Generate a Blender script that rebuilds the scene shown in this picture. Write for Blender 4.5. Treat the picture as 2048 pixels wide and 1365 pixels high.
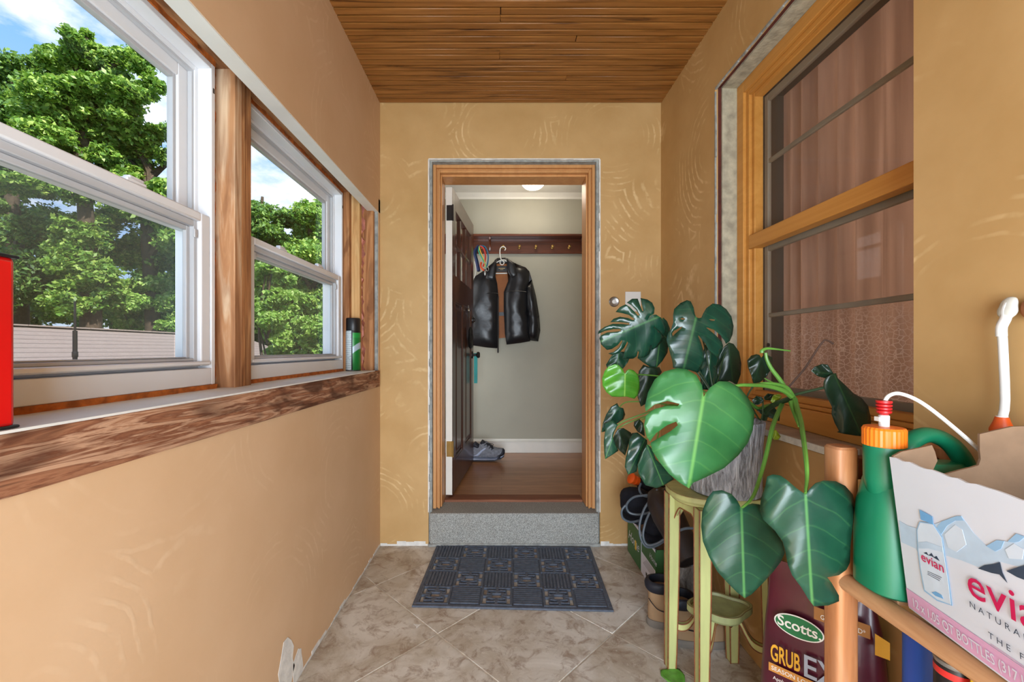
import bpy, bmesh, math, random
import numpy as np
from mathutils import Vector, Matrix, geometry, noise
random.seed(7); np.random.seed(7)
S = bpy.context.scene; COL = S.collection
for o in list(bpy.data.objects): bpy.data.objects.remove(o)
PI = math.pi

# ---------------------------------------------------------------- camera
F, CX, CY, CZ = 845.0, 1003.0, 700.0, 1.17        # focal length and vanishing point in pixels of 2048x1365, eye height
cd = bpy.data.cameras.new('camera'); cam = bpy.data.objects.new('camera', cd); COL.objects.link(cam)
cam.location = (0, 0, CZ); cam.rotation_euler = (PI/2, 0, 0)
cd.sensor_fit = 'HORIZONTAL'; cd.sensor_width = 36; cd.lens = 36*F/2048
cd.shift_x = (1024-CX)/2048; cd.shift_y = (CY-682.5)/2048
cd.clip_start = .02; cd.clip_end = 400
S.camera = cam
S.view_settings.view_transform = 'Standard'; S.view_settings.look = 'None'
S.view_settings.gamma = 1; S.view_settings.use_curve_mapping = False
S.view_settings.exposure = 0.14

def c(r, g, b, a=1):
    f = lambda v: (v/255/12.92) if v/255 <= .04045 else ((v/255+.055)/1.055)**2.4
    return (f(r), f(g), f(b), a)

# ---------------------------------------------------------------- sky
W = bpy.data.worlds.new('sky'); S.world = W; W.use_nodes = True
nt = W.node_tree; nt.nodes.clear()
def N(nt, t, **k):
    n = nt.nodes.new(t)
    for a, v in k.items(): setattr(n, a, v)
    return n
wo = N(nt, 'ShaderNodeOutputWorld'); bg = N(nt, 'ShaderNodeBackground'); tc = N(nt, 'ShaderNodeTexCoord')
sep = N(nt, 'ShaderNodeSeparateXYZ'); nt.links.new(tc.outputs['Generated'], sep.inputs[0])
grad = N(nt, 'ShaderNodeValToRGB'); nt.links.new(sep.outputs['Z'], grad.inputs[0])
e = grad.color_ramp.elements
e[0].position = 0.0; e[0].color = c(188, 216, 244); e[1].position = .6; e[1].color = c(96, 158, 232)
mp = N(nt, 'ShaderNodeMapping'); mp.inputs['Scale'].default_value = (2.6, 2.6, 5.2); mp.inputs['Location'].default_value = (1.35, .6, .3)
nt.links.new(tc.outputs['Generated'], mp.inputs[0])
cn = N(nt, 'ShaderNodeTexNoise'); cn.inputs['Scale'].default_value = 1.7; cn.inputs['Detail'].default_value = 9; cn.inputs['Roughness'].default_value = .58
nt.links.new(mp.outputs[0], cn.inputs['Vector'])
cr = N(nt, 'ShaderNodeValToRGB'); nt.links.new(cn.outputs['Fac'], cr.inputs[0])
cr.color_ramp.elements[0].position = .47; cr.color_ramp.elements[1].position = .63
mx = N(nt, 'ShaderNodeMix', data_type='RGBA'); nt.links.new(cr.outputs[0], mx.inputs[0])
nt.links.new(grad.outputs[0], mx.inputs[6]); mx.inputs[7].default_value = c(246, 247, 250)
nt.links.new(mx.outputs[2], bg.inputs[0]); bg.inputs[1].default_value = 1.35
nt.links.new(bg.outputs[0], wo.inputs[0])

# ---------------------------------------------------------------- sun and large lights
def light(name, kind, loc, rot, energy, color=(1, 1, 1), **k):
    l = bpy.data.lights.new(name, kind); l.energy = energy; l.color = color
    for a, v in k.items(): setattr(l, a, v)
    o = bpy.data.objects.new(name, l); COL.objects.link(o); o.location = loc; o.rotation_euler = rot
    return o
sun_dir = Vector((-.58, .50, -.66))                 # high sun over the house roof, shining onto the trees
sun = light('sun', 'SUN', (6, -4, 9), (0, 0, 0), 7.0, (1, .96, .88), angle=.01)
sun.rotation_euler = sun_dir.to_track_quat('-Z', 'Y').to_euler()
# added fill lamp at the unseen rear end, brightens the porch from behind the camera
light('rear_fill', 'AREA', (.12, -1.28, .92), (PI/2, 0, 0), 104, (.80, .90, 1), shape='RECTANGLE', size=1.45, size_y=1.55)

# ---------------------------------------------------------------- helpers
def P(px, py, Y): return Vector(((px-CX)/F*Y, Y, CZ-(py-CY)/F*Y))
def PZ(px, py, z): return P(px, py, (CZ-z)*F/(py-CY))
def PXw(px, py, X): return P(px, py, X*F/(px-CX))
def ray_plane(px, py, p0, n):
    d = P(px, py, 1.0)-Vector((0, 0, CZ)); o = Vector((0, 0, CZ))
    return o+d*((p0-o).dot(n)/d.dot(n))

def tag(o, label=None, cat=None, group=None, kind=None):
    if label: o['label'] = label
    if cat: o['category'] = cat
    if group: o['group'] = group
    if kind: o['kind'] = kind
    return o
def thing(name, loc, label, cat, group=None, rot=(0, 0, 0), kind=None):
    o = bpy.data.objects.new(name, None); COL.objects.link(o); o.location = loc; o.rotation_euler = rot
    o.empty_display_size = .05
    return tag(o, label, cat, group, kind)
def org(o):
    v = Vector((0, 0, 0))
    while o: v += o.location; o = o.parent
    return v
class MB:
    def __init__(s): s.bm = bmesh.new()
    def v(s, p): return s.bm.verts.new(p)
    def face(s, vs):
        try: return s.bm.faces.new(vs)
        except ValueError: return None
    def hexa(s, p):
        v = [s.v(q) for q in p]
        for f in ((3, 2, 1, 0), (4, 5, 6, 7), (0, 1, 5, 4), (1, 2, 6, 5), (2, 3, 7, 6), (3, 0, 4, 7)): s.face([v[i] for i in f])
        return s
    def box(s, x0, x1, y0, y1, z0, z1):
        x0, x1 = sorted((x0, x1)); y0, y1 = sorted((y0, y1)); z0, z1 = sorted((z0, z1))
        return s.hexa([(x0, y0, z0), (x1, y0, z0), (x1, y1, z0), (x0, y1, z0), (x0, y0, z1), (x1, y0, z1), (x1, y1, z1), (x0, y1, z1)])
    def obox(s, cen, U, V, Wd, a, b, h):
        cen = Vector(cen); U, V, Wd = Vector(U)*a, Vector(V)*b, Vector(Wd)*h
        return s.hexa([cen-U-V-Wd, cen+U-V-Wd, cen+U+V-Wd, cen-U+V-Wd, cen-U-V+Wd, cen+U-V+Wd, cen+U+V+Wd, cen-U+V+Wd])
    def loft(s, rings, cap=True, closed=False):
        R = [[s.v(p) for p in r] for r in rings]; n = len(R[0])
        m = len(R)
        for i in range(m if closed else m-1):
            A, B = R[i], R[(i+1) % m]
            for k in range(n): s.face([A[k], A[(k+1) % n], B[(k+1) % n], B[k]])
        if cap and not closed: s.face(R[0][::-1]); s.face(R[-1])
        return s
    def tube(s, pts, r, n=8, cap=True, closed=False, flat=1.0, rot=0):
        pts = [Vector(p) for p in pts]; m = len(pts)
        rr = r if isinstance(r, (list, tuple)) else [r]*m
        rings = []; prev = None
        for i, p in enumerate(pts):
            if closed: t = pts[(i+1) % m]-pts[i-1]
            else: t = pts[min(i+1, m-1)]-pts[max(i-1, 0)]
            t.normalize()
            if prev is None:
                a = Vector((0, 0, 1)) if abs(t.z) < .9 else Vector((1, 0, 0))
                u = t.cross(a).normalized()
            else: u = (prev-t*prev.dot(t)).normalized()
            prev = u; w = t.cross(u)
            rings.append([p+(u*math.cos(2*PI*k/n+rot)+w*flat*math.sin(2*PI*k/n+rot))*rr[i] for k in range(n)])
        return s.loft(rings, cap, closed)
    def lathe(s, prof, cen, n=24, axis=None, cap=True):
        cen = Vector(cen); q = Vector((0, 0, 1)).rotation_difference(Vector(axis)) if axis is not None else None
        rings = []
        for r, z in prof:
            ring = []
            for k in range(n):
                p = Vector((r*math.cos(2*PI*k/n), r*math.sin(2*PI*k/n), z))
                if q: p = q @ p
                ring.append(cen+p)
            rings.append(ring)
        return s.loft(rings, cap)
    def prism(s, poly, ext):
        ext = Vector(ext); A = [s.v(p) for p in poly]; B = [s.v(Vector(p)+ext) for p in poly]; n = len(A)
        s.face(A[::-1]); s.face(B)
        for k in range(n): s.face([A[k], A[(k+1) % n], B[(k+1) % n], B[k]])
        return s
    def build(s, name, mat, parent=None, smooth=False, bevel=0, seg=2, local=False, sub=0, angle=.7):
        bm = s.bm; bmesh.ops.recalc_face_normals(bm, faces=bm.faces)
        me = bpy.data.meshes.new(name); off = Vector((0, 0, 0)) if (local or parent is None) else org(parent)
        if off.length: bmesh.ops.translate(bm, verts=bm.verts, vec=-off)
        bm.to_mesh(me); bm.free()
        if smooth:
            me.polygons.foreach_set('use_smooth', [True]*len(me.polygons))
            me.set_sharp_from_angle(angle=angle)
        o = bpy.data.objects.new(name, me); COL.objects.link(o)
        if mat: me.materials.append(mat)
        if parent: o.parent = parent
        if sub:
            md = o.modifiers.new('sub', 'SUBSURF'); md.levels = sub; md.render_levels = sub
        if bevel:
            md = o.modifiers.new('bevel', 'BEVEL'); md.width = bevel; md.segments = seg; md.limit_method = 'ANGLE'
            me.polygons.foreach_set('use_smooth', [True]*len(me.polygons)); me.set_sharp_from_angle(angle=1.2)
        return o
def copy_obj(o, parent=None, loc=None):
    q = o.copy(); COL.objects.link(q)
    if parent is not None: q.parent = parent
    if loc is not None: q.location = loc
    return q
def copy_tree(o, parent=None):
    q = o.copy(); COL.objects.link(q)
    if parent is not None: q.parent = parent
    for ch in list(o.children): copy_tree(ch, q)
    return q
def catmull(pts, k=6, closed=False):
    pts = [Vector(p) for p in pts]; n = len(pts); out = []
    for i in range(n if closed else n-1):
        g = (lambda j: pts[j % n]) if closed else (lambda j: pts[max(0, min(n-1, j))])
        a, b, d, e2 = g(i-1), g(i), g(i+1), g(i+2)
        for j in range(k):
            t = j/k
            out.append(.5*((2*b)+(d-a)*t+(2*a-5*b+4*d-e2)*t*t+(3*b-a-3*d+e2)*t**3))
    if not closed: out.append(pts[-1])
    return out
def inside(p, poly):
    x, y = p[0], p[1]; r = False; j = len(poly)-1
    for i in range(len(poly)):
        xi, yi = poly[i][0], poly[i][1]; xj, yj = poly[j][0], poly[j][1]
        if (yi > y) != (yj > y) and x < (xj-xi)*(y-yi)/(yj-yi)+xi: r = not r
        j = i
    return r
def edge_dist(p, polys):
    d = 1e9
    for poly in polys:
        for i in range(len(poly)):
            a = Vector(poly[i-1][:2]); b = Vector(poly[i][:2]); ab = b-a; L = ab.length_squared
            t = 0 if L == 0 else max(0, min(1, (p-a).dot(ab)/L))
            d = min(d, (p-a-ab*t).length)
    return d
def cdt(poly, step, holes=()):
    """triangulate an outline with inner points; returns 2D verts, tris, distance to the outline"""
    polys = [[Vector(q) for q in poly]]+[[Vector(q) for q in h] for h in holes]
    vs, es = [], []
    for pl in polys:
        b0 = len(vs); n = len(pl)
        for i in range(n): vs.append(pl[i]); es.append((b0+i, b0+(i+1) % n))
    x0 = min(q.x for q in polys[0]); x1 = max(q.x for q in polys[0]); y0 = min(q.y for q in polys[0]); y1 = max(q.y for q in polys[0])
    y = y0; row = 0
    while y < y1:
        x = x0+(step/2 if row % 2 else 0)
        while x < x1:
            p = Vector((x, y))
            if inside(p, polys[0]) and not any(inside(p, h) for h in polys[1:]) and edge_dist(p, polys) > .45*step: vs.append(p)
            x += step
        y += step*.87; row += 1
    r = geometry.delaunay_2d_cdt(vs, es, [], 0, 1e-5)
    V = r[0]; T = []
    for f in r[2]:
        m = sum((V[i] for i in f), Vector((0, 0)))/len(f)
        if inside(m, polys[0]) and not any(inside(m, h) for h in polys[1:]): T.append(list(f))
    return V, T, [edge_dist(q, polys) for q in V]
def pxy(pts, off, sc): return [(off[0]+x/sc, off[1]+y/sc) for x, y in pts]
def puffy(name, mat, parent, outline, Y, hf, hb, R, step=None, wr=0, warp=None, sc=None, tilt=(0, 0)):
    """a cushion-like solid whose outline is given in photo pixels at depth Y; hf/hb: bulge to the front and back"""
    k = Y/F; poly = [((x-CX)*k, CZ-(y-CY)*k) for x, y in outline]
    xs = [q[0] for q in poly]; ys = [q[1] for q in poly]; cx_, cy_ = sum(xs)/len(xs), sum(ys)/len(ys)
    step = step or max(max(xs)-min(xs), max(ys)-min(ys))/14
    V, T, D = cdt(poly, step); mb = MB(); A = []; B = []
    for q, d in zip(V, D):
        t = min(d/R, 1); f = math.sqrt(max(0, 1-(1-t)**2))
        w = wr*noise.noise(Vector((q.x*18, q.y*18, Y*7)))*t
        yy = Y+tilt[0]*(q.x-cx_)+tilt[1]*(q.y-cy_)
        a = mb.v((q.x, yy-hf*f-w, q.y)); A.append(a)
        B.append(a if d < 1e-5 else mb.v((q.x, yy+hb*f, q.y)))
    for t in T:
        mb.face([A[i] for i in t])
        if any(A[i] is not B[i] for i in t): mb.face([B[i] for i in reversed(t)])
    return mb.build(name, mat, parent, smooth=True, angle=1.3)
def text(name, s, mat, parent, O, U, V, size=None, width=None, ext=.0003, align='LEFT', shear=0, bold=0, local=False, height=None):
    cu = bpy.data.curves.new('t', 'FONT'); cu.body = s; cu.size = 1; cu.extrude = 0; cu.align_x = align; cu.shear = shear; cu.offset = bold; cu.resolution_u = 3
    t = bpy.data.objects.new('t', cu); COL.objects.link(t); bpy.context.view_layer.update()
    me = bpy.data.meshes.new_from_object(t.evaluated_get(bpy.context.evaluated_depsgraph_get()))
    bpy.data.objects.remove(t); bpy.data.curves.remove(cu)
    xs = [v.co.x for v in me.vertices]; k = size if size else width/(max(xs)-min(xs)); ys = [v.co.y for v in me.vertices]; ky = height/(max(ys)-min(ys)) if height else k
    U = Vector(U).normalized(); V = Vector(V).normalized(); Nn = U.cross(V).normalized(); O = Vector(O)
    off = org(parent) if (parent and not local) else Vector((0, 0, 0))
    for v in me.vertices: v.co = O+U*v.co.x*k+V*v.co.y*ky+Nn*ext-off
    me.materials.clear(); me.materials.append(mat); me.name = name
    o = bpy.data.objects.new(name, me); COL.objects.link(o); o.parent = parent
    return o

# ---------------------------------------------------------------- materials
def newmat(name, rough=.5, metal=0, spec=.5):
    m = bpy.data.materials.new(name); m.use_nodes = True; b = m.node_tree.nodes['Principled BSDF']
    b.inputs['Roughness'].default_value = rough; b.inputs['Metallic'].default_value = metal; b.inputs['Specular IOR Level'].default_value = spec
    return m, m.node_tree, b
def L(nt, a, b): nt.links.new(a, b)
def coords(nt, scale=(1, 1, 1), kind='Object', rot=(0, 0, 0), loc=(0, 0, 0)):
    t = N(nt, 'ShaderNodeTexCoord'); m = N(nt, 'ShaderNodeMapping')
    m.inputs['Scale'].default_value = scale; m.inputs['Rotation'].default_value = rot; m.inputs['Location'].default_value = loc
    L(nt, t.outputs[kind], m.inputs[0]); return m.outputs[0]
def tnoise(nt, vec, scale=5, detail=4, rough=.5, dist=0):
    n = N(nt, 'ShaderNodeTexNoise'); n.inputs['Scale'].default_value = scale; n.inputs['Detail'].default_value = detail
    n.inputs['Roughness'].default_value = rough; n.inputs['Distortion'].default_value = dist
    if vec: L(nt, vec, n.inputs['Vector'])
    return n.outputs['Fac']
def ramp(nt, fac, stops):
    r = N(nt, 'ShaderNodeValToRGB'); L(nt, fac, r.inputs[0]); e = r.color_ramp.elements
    while len(e) < len(stops): e.new(.5)
    for el, (p, col) in zip(e, stops): el.position = p; el.color = col
    return r.outputs[0]
def mixc(nt, fac, a, b, mode='MIX'):
    m = N(nt, 'ShaderNodeMix', data_type='RGBA', blend_type=mode)
    if isinstance(fac, (int, float)): m.inputs[0].default_value = fac
    else: L(nt, fac, m.inputs[0])
    for i, x in ((6, a), (7, b)):
        if isinstance(x, tuple): m.inputs[i].default_value = x
        else: L(nt, x, m.inputs[i])
    return m.outputs[2]
def math_(nt, op, a, b=None, cl=False):
    m = N(nt, 'ShaderNodeMath', operation=op, use_clamp=cl)
    for i, x in ((0, a), (1, b)):
        if x is None: continue
        if isinstance(x, (int, float)): m.inputs[i].default_value = x
        else: L(nt, x, m.inputs[i])
    return m.outputs[0]
def bump(nt, b, h, strength=.3, dist=.01):
    n = N(nt, 'ShaderNodeBump'); n.inputs['Strength'].default_value = strength; n.inputs['Distance'].default_value = dist
    L(nt, h, n.inputs['Height']); L(nt, n.outputs[0], b.inputs['Normal'])
G0, G1 = (0, 0, 0, 1), (1, 1, 1, 1)
def plain(name, col, rough=.5, metal=0, spec=.5, var=.12, scale=8, bmp=0, bscale=60, coat=0):
    m, nt, b = newmat(name, rough, metal, spec)
    v = coords(nt); f = tnoise(nt, v, scale, 5)
    lo = tuple(x*(1-var) for x in col[:3])+(1,); hi = tuple(min(1, x*(1+var)) for x in col[:3])+(1,)
    L(nt, ramp(nt, f, [(.3, lo), (.7, hi)]), b.inputs['Base Color'])
    if bmp: bump(nt, b, tnoise(nt, v, bscale, 3), bmp, .004)
    b.inputs['Coat Weight'].default_value = coat
    return m
def wood(name, stops, axis='y', scale=1.0, rough=.55, stain=None, stain_amt=.5, rnd=False, bmp=.15, spec=.4, coat=0):
    m, nt, b = newmat(name, rough, 0, spec)
    st = {'x': (1.2, 22, 22), 'y': (22, 1.2, 22), 'z': (22, 22, 1.2)}[axis]
    t = N(nt, 'ShaderNodeTexCoord'); mpn = N(nt, 'ShaderNodeMapping'); mpn.inputs['Scale'].default_value = tuple(x*scale for x in st)
    src = t.outputs['Object']
    if rnd:
        oi = N(nt, 'ShaderNodeObjectInfo'); ad = N(nt, 'ShaderNodeVectorMath', operation='ADD'); mu = N(nt, 'ShaderNodeVectorMath', operation='SCALE')
        cb = N(nt, 'ShaderNodeCombineXYZ'); L(nt, oi.outputs['Random'], cb.inputs[0]); L(nt, oi.outputs['Random'], cb.inputs[1]); L(nt, oi.outputs['Random'], cb.inputs[2])
        L(nt, cb.outputs[0], mu.inputs[0]); mu.inputs['Scale'].default_value = 37; L(nt, src, ad.inputs[0]); L(nt, mu.outputs[0], ad.inputs[1]); src = ad.outputs[0]
    L(nt, src, mpn.inputs[0]); g = tnoise(nt, mpn.outputs[0], 1.6, 6, .62, 1.1)
    col = ramp(nt, g, stops)
    if stain:
        m2 = N(nt, 'ShaderNodeMapping'); k = {'x': (2, 9, 9), 'y': (9, 2, 9), 'z': (9, 9, 2)}[axis]
        m2.inputs['Scale'].default_value = k; L(nt, src, m2.inputs[0])
        f = ramp(nt, tnoise(nt, m2.outputs[0], 1.3, 3, .5, 1.5), [(.5, G0), (.62, G1)])
        col = mixc(nt, math_(nt, 'MULTIPLY', f, stain_amt), col, stain)
    L(nt, col, b.inputs['Base Color']); bump(nt, b, g, bmp, .003); b.inputs['Coat Weight'].default_value = coat
    return m
def plaster(name, base, stroke, amt, patch, loc=(0, 0, 0)):
    m, nt, b = newmat(name, .62, 0, .35); v = coords(nt, loc=loc)
    vo = N(nt, 'ShaderNodeTexVoronoi'); vo.inputs['Scale'].default_value = 2.0; L(nt, v, vo.inputs['Vector'])
    nn = tnoise(nt, v, 7, 3)
    ph = math_(nt, 'ADD', math_(nt, 'MULTIPLY', vo.outputs['Distance'], 95), math_(nt, 'MULTIPLY', nn, 9))
    si = math_(nt, 'SINE', ph)
    ln = ramp(nt, si, [(.45, G0), (.95, G1)])
    mk = ramp(nt, tnoise(nt, coords(nt, loc=(3, 1, 2)), 3.1, 4), [(.50, G0), (.64, G1)])
    brk = ramp(nt, tnoise(nt, v, 26, 2), [(.36, G0), (.56, G1)])
    mk = math_(nt, 'MULTIPLY', mk, ramp(nt, vo.outputs['Distance'], [(.34, G0), (.44, G1)]))
    st = math_(nt, 'MULTIPLY', math_(nt, 'MULTIPLY', ln, mk), math_(nt, 'MULTIPLY', brk, amt))
    big = tnoise(nt, v, 3.2, 5, .6)
    col = ramp(nt, big, [(.3, base), (.7, patch)])
    L(nt, mixc(nt, st, col, stroke), b.inputs['Base Color'])
    h = math_(nt, 'ADD', st, math_(nt, 'MULTIPLY', tnoise(nt, v, 90, 2), .25)); bump(nt, b, h, .12, .004)
    return m
def edgeworn(name, base, worn, rad=.006, rough=.5, var=.15):
    m, nt, b = newmat(name, rough); v = coords(nt)
    bv = N(nt, 'ShaderNodeBevel'); bv.samples = 8; bv.inputs[0].default_value = rad; ge = N(nt, 'ShaderNodeNewGeometry')
    d = N(nt, 'ShaderNodeVectorMath', operation='DOT_PRODUCT'); L(nt, bv.outputs[0], d.inputs[0]); L(nt, ge.outputs['Normal'], d.inputs[1])
    nz = tnoise(nt, v, 30, 4)
    k = math_(nt, 'ADD', math_(nt, 'SUBTRACT', 1, d.outputs['Value']), math_(nt, 'MULTIPLY', math_(nt, 'SUBTRACT', nz, .5), .12))
    f = ramp(nt, k, [(.05, G0), (.11, G1)])
    lo = tuple(x*(1-var) for x in base[:3])+(1,); hi = tuple(min(1, x*(1+var)) for x in base[:3])+(1,)
    col = ramp(nt, tnoise(nt, coords(nt, (14, 14, 2)), 2, 5), [(.3, lo), (.7, hi)])
    L(nt, mixc(nt, f, col, worn), b.inputs['Base Color']); return m
def glassy(name, refl=.5, tint=(1, 1, 1, 1)):
    m = bpy.data.materials.new(name); m.use_nodes = True; nt = m.node_tree; nt.nodes.clear()
    o = N(nt, 'ShaderNodeOutputMaterial'); t = N(nt, 'ShaderNodeBsdfTransparent'); g = N(nt, 'ShaderNodeBsdfGlossy'); x = N(nt, 'ShaderNodeMixShader')
    fr = N(nt, 'ShaderNodeFresnel'); fr.inputs[0].default_value = 1.45; t.inputs[0].default_value = tint; g.inputs['Roughness'].default_value = .01
    ge = N(nt, 'ShaderNodeNewGeometry'); f = math_(nt, 'MULTIPLY', math_(nt, 'MULTIPLY', fr.outputs[0], refl, True), math_(nt, 'SUBTRACT', 1, ge.outputs['Backfacing'])); L(nt, f, x.inputs[0]); L(nt, t.outputs[0], x.inputs[1]); L(nt, g.outputs[0], x.inputs[2]); L(nt, x.outputs[0], o.inputs[0])
    return m
def screeny(name, col, alpha):
    m = bpy.data.materials.new(name); m.use_nodes = True; nt = m.node_tree; nt.nodes.clear()
    o = N(nt, 'ShaderNodeOutputMaterial'); t = N(nt, 'ShaderNodeBsdfTransparent'); g = N(nt, 'ShaderNodeBsdfDiffuse'); x = N(nt, 'ShaderNodeMixShader')
    g.inputs[0].default_value = col; x.inputs[0].default_value = alpha
    L(nt, t.outputs[0], x.inputs[1]); L(nt, g.outputs[0], x.inputs[2]); L(nt, x.outputs[0], o.inputs[0]); return m
def lamp_mat(name, col, strength):
    m, nt, b = newmat(name, .4); b.inputs['Base Color'].default_value = col
    b.inputs['Emission Color'].default_value = col; b.inputs['Emission Strength'].default_value = strength; return m

m_wall = plaster('golden_plaster', c(184, 146, 92), c(226, 196, 146), .75, c(200, 163, 110))
m_wall_l = plaster('golden_plaster_smooth_lit', c(208, 172, 134), c(230, 202, 168), .35, c(216, 182, 146), loc=(5, 2, 1))  # same paint, with the light on the left wall put into a paler, pinker colour
m_white = plain('white_paint', c(226, 226, 222), .5, var=.05)
m_chalk = plain('chalky_white_plaster', c(222, 220, 214), .8, var=.14, scale=30, bmp=.3)
m_stud = wood('raw_pine', [(.25, c(120, 72, 38)), (.5, c(176, 120, 74)), (.75, c(204, 158, 108))], 'z', 1, .7, c(96, 50, 22), .55, rnd=True)
m_sap = wood('pine_with_sapwood', [(.25, c(126, 76, 42)), (.42, c(186, 136, 94)), (.5, c(216, 186, 152)), (.68, c(226, 204, 176)), (.8, c(150, 92, 52))], 'z', .45, .7, c(110, 62, 30), .35, rnd=True)
m_pine2 = wood('pale_pine', [(.25, c(170, 122, 72)), (.5, c(214, 170, 112)), (.75, c(232, 198, 146))], 'z', .8, .65, c(196, 140, 84), .35, rnd=True)
m_sillwood = wood('weathered_sill_timber', [(.25, c(84, 46, 28)), (.40, c(160, 110, 80)), (.48, c(120, 72, 48)), (.56, c(196, 156, 126)), (.64, c(150, 100, 70)), (.78, c(222, 192, 164))], 'y', 1.3, .75, c(70, 34, 16), .8)
m_header = wood('header_timber', [(.25, c(110, 70, 40)), (.5, c(168, 120, 78)), (.8, c(206, 168, 122))], 'y', 1, .75, c(88, 46, 20), .6)
m_foam = plain('orange_foam', c(176, 96, 34), .85, var=.4, scale=40, bmp=.7, bscale=70)
m_pink = plain('pink_insulation', c(196, 130, 116), .95, var=.25, scale=30, bmp=.8, bscale=50)
m_vinyl = plain('white_vinyl', c(228, 229, 232), .35, var=.02)
m_vinylg = plain('grey_vinyl_track', c(186, 187, 190), .4, var=.04)
m_glass = glassy('window_glass', .4)
m_screen = screeny('insect_screen', c(130, 136, 130), .20)
m_concrete = plain('grey_concrete', c(168, 160, 138), .85, var=.28, scale=24, bmp=.5, bscale=80)
m_mortar = plain('rough_mortar', c(150, 152, 148), .9, var=.3, scale=30, bmp=.6, bscale=60)
m_redgap = plain('dark_red_primer', c(84, 34, 22), .8, var=.4, scale=20, bmp=.3)
m_casing = wood('tan_painted_casing', [(.3, c(196, 138, 84)), (.7, c(212, 156, 100))], 'z', .6, .45, bmp=.05)
m_casing2 = wood('ochre_painted_frame', [(.3, c(190, 130, 58)), (.7, c(206, 148, 74))], 'y', .6, .45, bmp=.05)
m_black = plain('black_plastic', c(24, 24, 27), .4, var=.1)
m_dark = plain('dark_metal', c(46, 42, 40), .45, .4, var=.2)
m_steel = plain('brushed_steel', c(170, 170, 168), .3, .9, var=.1)
m_brass = plain('aged_brass', c(150, 118, 64), .4, .8, var=.2)

# ================================================================ the porch: floor, walls, ceiling
XL, XR, YB, YR, ZC = -.724, .951, 2.52, -1.30, 2.643
def struct(name, loc=(0, 0, 0)):
    return tag(thing(name, loc, None, None), kind='structure')

# floor: grout bed and diagonal travertine-look tiles
def tile_mat():
    m, nt, b = newmat('travertine_tile', .5, 0, .4)
    t = N(nt, 'ShaderNodeTexCoord'); oi = N(nt, 'ShaderNodeObjectInfo'); cb = N(nt, 'ShaderNodeCombineXYZ'); ad = N(nt, 'ShaderNodeVectorMath', operation='ADD')
    L(nt, math_(nt, 'MULTIPLY', oi.outputs['Random'], 41), cb.inputs[0]); L(nt, math_(nt, 'MULTIPLY', oi.outputs['Random'], 17), cb.inputs[2])
    L(nt, t.outputs['Object'], ad.inputs[0]); L(nt, cb.outputs[0], ad.inputs[1]); v = ad.outputs[0]
    a = tnoise(nt, v, 4.2, 8, .62, .8); d = tnoise(nt, v, 13, 8, .7, 1.2); f = tnoise(nt, v, 60, 4, .7)
    col = ramp(nt, a, [(.28, c(146, 126, 106)), (.42, c(184, 174, 158)), (.58, c(208, 203, 193)), (.78, c(226, 223, 215))])
    col = mixc(nt, math_(nt, 'MULTIPLY', ramp(nt, d, [(.36, G1), (.50, G0)]), .65), col, c(134, 108, 86))
    col = mixc(nt, math_(nt, 'MULTIPLY', ramp(nt, f, [(.6, G0), (.68, G1)]), .45), col, c(222, 216, 204))
    col = mixc(nt, math_(nt, 'MULTIPLY', ramp(nt, tnoise(nt, v, 34, 6, .7, 2), [(.64, G0), (.7, G1)]), .6), col, c(98, 84, 70))
    L(nt, col, b.inputs['Base Color']); bump(nt, b, math_(nt, 'ADD', d, f), .12, .004); return m
m_tile = tile_mat()
m_grout = plain('pale_grout', c(206, 198, 184), .9, var=.2, scale=30)
fl = MB().box(XL-.15, XR+.15, YR, YB+.12, -.06, -.0025).build('floor', m_grout); tag(fl, kind='structure')
def clip(poly, axis, lim, sgn):
    out = []
    for i in range(len(poly)):
        a, b = poly[i-1], poly[i]; da, db = (a[axis]-lim)*sgn, (b[axis]-lim)*sgn
        if (da >= 0) != (db >= 0):
            t = da/(da-db); out.append((a[0]+(b[0]-a[0])*t, a[1]+(b[1]-a[1])*t))
        if db >= 0: out.append(b)
    return out
HD = .36; ox, oy = -.263, 1.7375; g = .0032
for i in range(-9, 10):
    for j in range(-9, 10):
        x, y = ox+(i-j)*HD, oy+(i+j)*HD+HD
        poly = [(x, y-HD+g*1.4), (x+HD-g*1.4, y), (x, y+HD-g*1.4), (x-HD+g*1.4, y)]
        for ax, lim, s in ((0, XL+.002, 1), (0, XR-.002, -1), (1, YR, 1), (1, YB-.002, -1)):
            poly = clip(poly, ax, lim, s)
            if len(poly) < 3: break
        if len(poly) < 3: continue
        cx_ = sum(p[0] for p in poly)/len(poly); cy_ = sum(p[1] for p in poly)/len(poly)
        area = abs(sum(poly[k-1][0]*poly[k][1]-poly[k][0]*poly[k-1][1] for k in range(len(poly))))/2
        if area < .002: continue
        dz = random.uniform(-.0006, .0006)
        mb = MB().prism([(px-cx_, py-cy_, -.006+dz) for px, py in poly], (0, 0, .006))
        o = mb.build('floor_tile', m_tile, fl, local=True, bevel=.0012, seg=1); o.location = (cx_, cy_, 0)

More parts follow.
